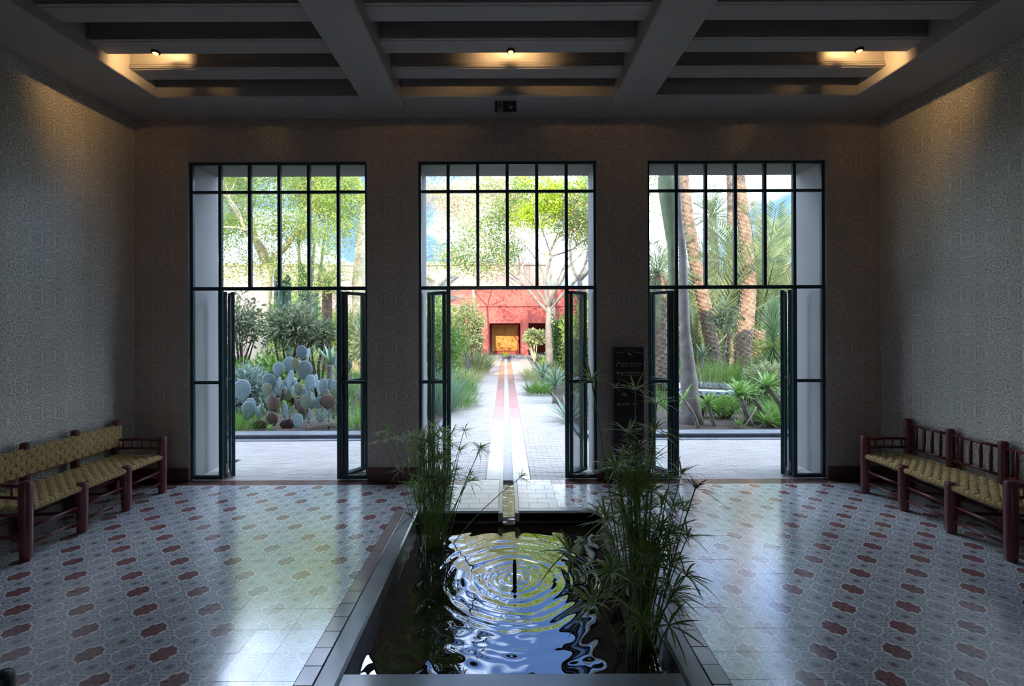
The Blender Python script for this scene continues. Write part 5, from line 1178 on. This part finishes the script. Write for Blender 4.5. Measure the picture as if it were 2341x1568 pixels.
for i, (tpx, bpx, Y, n, ln, w, lb, bow) in enumerate(ag):
    bs = at(bpx[0], bpx[1], Y); stem_agave((bs.x, Y+0.05, 0.04), at(tpx[0], tpx[1], Y), lb, int(n*1.6) if i != 4 else n, ln, w*0.8, 0.042 if i in (0, 1, 5) else 0.028, 'agave', 'soft agaves in the palm bed', 100+i, bow)
st_ = empty('tree_stump', (at(1762, 975, 8.0).x, 8.02, 0.03), label='short brown cut stump under a spreading agave', cat='stump')
MB().lathe([(0.055, 0), (0.050, 0.06), (0.048, 0.14), (0.03, 0.15)], 12).build('wood', M['palmbark'], st_, True)
dk = empty('dead_stick', (at(1698, 978, 7.8).x, 7.8, 0.05), label='dry pale stick leaning against the central agave stem', cat='stick')
MB().tube([(0, 0, 0), (0.12, 0.02, 0.14), (0.25, 0.05, 0.33)], [0.008, 0.007, 0.005], 6).build('twig', M['barkpale'], dk, True)
zb = empty('tiled_basin', (at(1637, 905, 10.6).x, 10.8, 0.03), label='low octagonal basin with white and blue glazed tiles', cat='basin')
def octa(r0, r1, z0, z1):
    b = MB(); b.lathe([(r1, z0), (r0, z0), (r0, z1), (r1, z1), (r1, z0)], 8, cap=False); return b
octa(0.80, 0.55, 0.0, 0.20).build('base', M['redtile'], zb); octa(0.92, 0.62, 0.20, 0.30).build('rim', M['zell'], zb)
for k in range(8):
    for q in range(4):
        a0 = k*math.pi/4; p0 = Vector((math.cos(a0), math.sin(a0), 0))*0.925; p1 = Vector((math.cos(a0+math.pi/4), math.sin(a0+math.pi/4), 0))*0.925
        c0 = p0.lerp(p1, q/4); c1 = p0.lerp(p1, (q+1)/4); md = (c0+c1)/2
        MB().tube([tuple(c0+Vector((0,0,0.215))), tuple(md+Vector((0,0,0.285))), tuple(c1+Vector((0,0,0.215)))], 0.010, 5).build('zigzag', M['zellblue'], zb)
bush('fern_mound', (at(1662, 960, 8.6).x, 8.7, 0.03), 'soft fine-leaved green mound before the tiled basin', (0.75, 0.5, 0.42), 2600, 0.05, 0.012, M['grass'], 110, 5)
bush('fern_mound', (at(1608, 955, 8.6).x, 8.8, 0.03), 'soft fine-leaved green mound beside the grey trunk', (0.42, 0.4, 0.34), 1300, 0.05, 0.012, M['green'], 111, 5)
tuft('grass_clump', (at(1800, 965, 8.2).x, 8.3, 0.03), 'bright grass at the foot of the door leaf in the palm bed', 700, 0.36, 0.012, 0.5, 'grass', 112)
tuft('grass_clump', (at(1830, 965, 8.6).x, 8.9, 0.03), 'bright grass beside the white reveal in the palm bed', 500, 0.42, 0.012, 0.5, 'grass', 113)
tuft('tall_grass', (at(1680, 870, 11.6).x, 11.9, 0.03), 'tall arching green grass behind the central agave', 900, 0.95, 0.018, 0.55, 'grass', 114, 'grass clump', 0.7, 0.7)
tuft('tall_grass', (at(1632, 870, 11.6).x, 12.0, 0.03), 'yellowish tall grass behind the tiled basin', 500, 0.8, 0.018, 0.5, 'dry', 115, 'grass clump', 0.6, 0.7)
tuft('blue_succulent', (at(1622, 880, 11.0).x-0.1, 11.5, 0.03), 'blue-grey stick succulent above the tiled basin', 220, 0.50, 0.022, 0.6, 'silver', 116, 'succulent', 0.8, 0.3)
bush('leafy_shrub', (at(1785, 900, 9.6).x, 9.9, 0.03), 'olive shrub below the giant yucca', (1.2, 0.9, 0.95), 1800, 0.10, 0.045, M['olive'], 117)
bush('leafy_shrub', (at(1790, 880, 12.5).x, 12.6, 0.03), 'yellowish shrub behind the giant yucca', (1.3, 1.0, 1.6), 2000, 0.10, 0.05, M['willow'], 118)
stem_agave((at(1606, 850, 12.0).x, 12.3, 0.03), at(1606, 815, 12.3), 'pale agave rosette beside the leaning date palm', 24, 0.42, 0.05, 0.04, 'aloe', None, 119)
bush('plumeria_shrub', (at(1662, 880, 11.4).x, 11.6, 0.03), 'plumeria with hanging leaves in front of the date palms', (0.8, 0.6, 0.7), 260, 0.15, 0.05, M['plum'], 120, 2, 'barkgrey', None, 'shrub', 0.4, 0.2, 1.5)

pl = empty('plant_label', (at(1577, 947, 8.0).x, 7.98, 0.03), label='small blue plant tag at the foot of the grey trunk', cat='label')
MB().tube([(0, 0, 0), (0, 0, 0.19)], 0.004, 6).build('stake', M['brass'], pl)
MB().bbox(-0.038, 0.038, -0.006, 0.0, 0.16, 0.21, 0.002).build('card', plain('blue_card', (0.10, 0.22, 0.36)), pl)
fd = empty('floor_drain', (gx(532, 6.16), 6.16, 0.0), label='small metal drain grate set in the pale paving', cat='drain')
MB().bbox(-0.07, 0.07, -0.07, 0.07, -0.01, 0.002, 0.002).build('frame', M['brass'], fd)
for k in range(6): MB().bbox(-0.058, 0.058, -0.055+k*0.019, -0.045+k*0.019, 0.0, 0.004, 0.001).build('slat', M['black'], fd)
# ------------------------------------------------------------------ distant planting
far = [(-15.5,22,4.0,6.2,'green','tall hedge tree filling the far corner behind the feathery tree'),(-12.5,19,3.2,3.4,'willow','sunlit hedge behind the plumerias'),(-9.2,21,3.6,3.0,'green','rounded sunlit bush near the fan palm'),(-6.8,20,2.6,2.4,'willow','low sunlit bush beside the bare tree'),(-10.6,24,3.2,4.6,'olive','grey-green tree before the pink garden wall'),(-4.9,17,2.0,2.2,'olive','olive bush behind the piers'),
       (4.2,21.5,2.6,3.6,'green','bushy green tree beside the red pavilion'),(6.4,24,3.6,5.2,'olive','grey-green tree behind the dark sign'),(9.0,24,4.0,4.2,'green','green thicket behind the leaning palm'),(12.4,24,4.4,4.8,'willow','sunlit thicket behind the young palms'),(16.0,22,4.4,5.6,'willow','sunlit leafy tree by the white reveal'),(12.8,17.5,2.6,3.2,'willow','sunlit hedge beside the giant yucca'),(7.4,18,2.4,2.4,'olive','olive bush behind the grey trunk'),(19.5,25,5,7.0,'green','big green tree at the far end of the palm bed'),(9.6,19.5,3.0,2.2,'green','low green bush under the date palms')]
for i, (x, y, w, h, m, lb) in enumerate(far):
    bush('background_tree', (x, y, 0.03), lb, (w, w*0.8, h), int(1800+800*w*h*0.5), 0.14, 0.06, M[m], 130+i, 5, 'barkgrey', 'background trees', 'tree')
b = MB(); n = 26000
P = np.stack([NR.uniform(-20, 22, n), NR.uniform(9.0, 24, n), np.full(n, 0.03)], 1); P = P[(np.abs(P[:, 0]) > 1.5) & (np.abs(P[:, 0]) > P[:, 1]*0.02)]
d = unit(len(P)); d[:, 2] = np.abs(d[:, 2]) + 0.8
b.leaves(P, d, NR.uniform(0.12, 0.34, len(P)), NR.uniform(0.02, 0.045, len(P)), 0.1)
tag(b.build('undergrowth', M['grass']), 'low mixed ground cover over the garden beds', 'ground cover', kind='stuff')
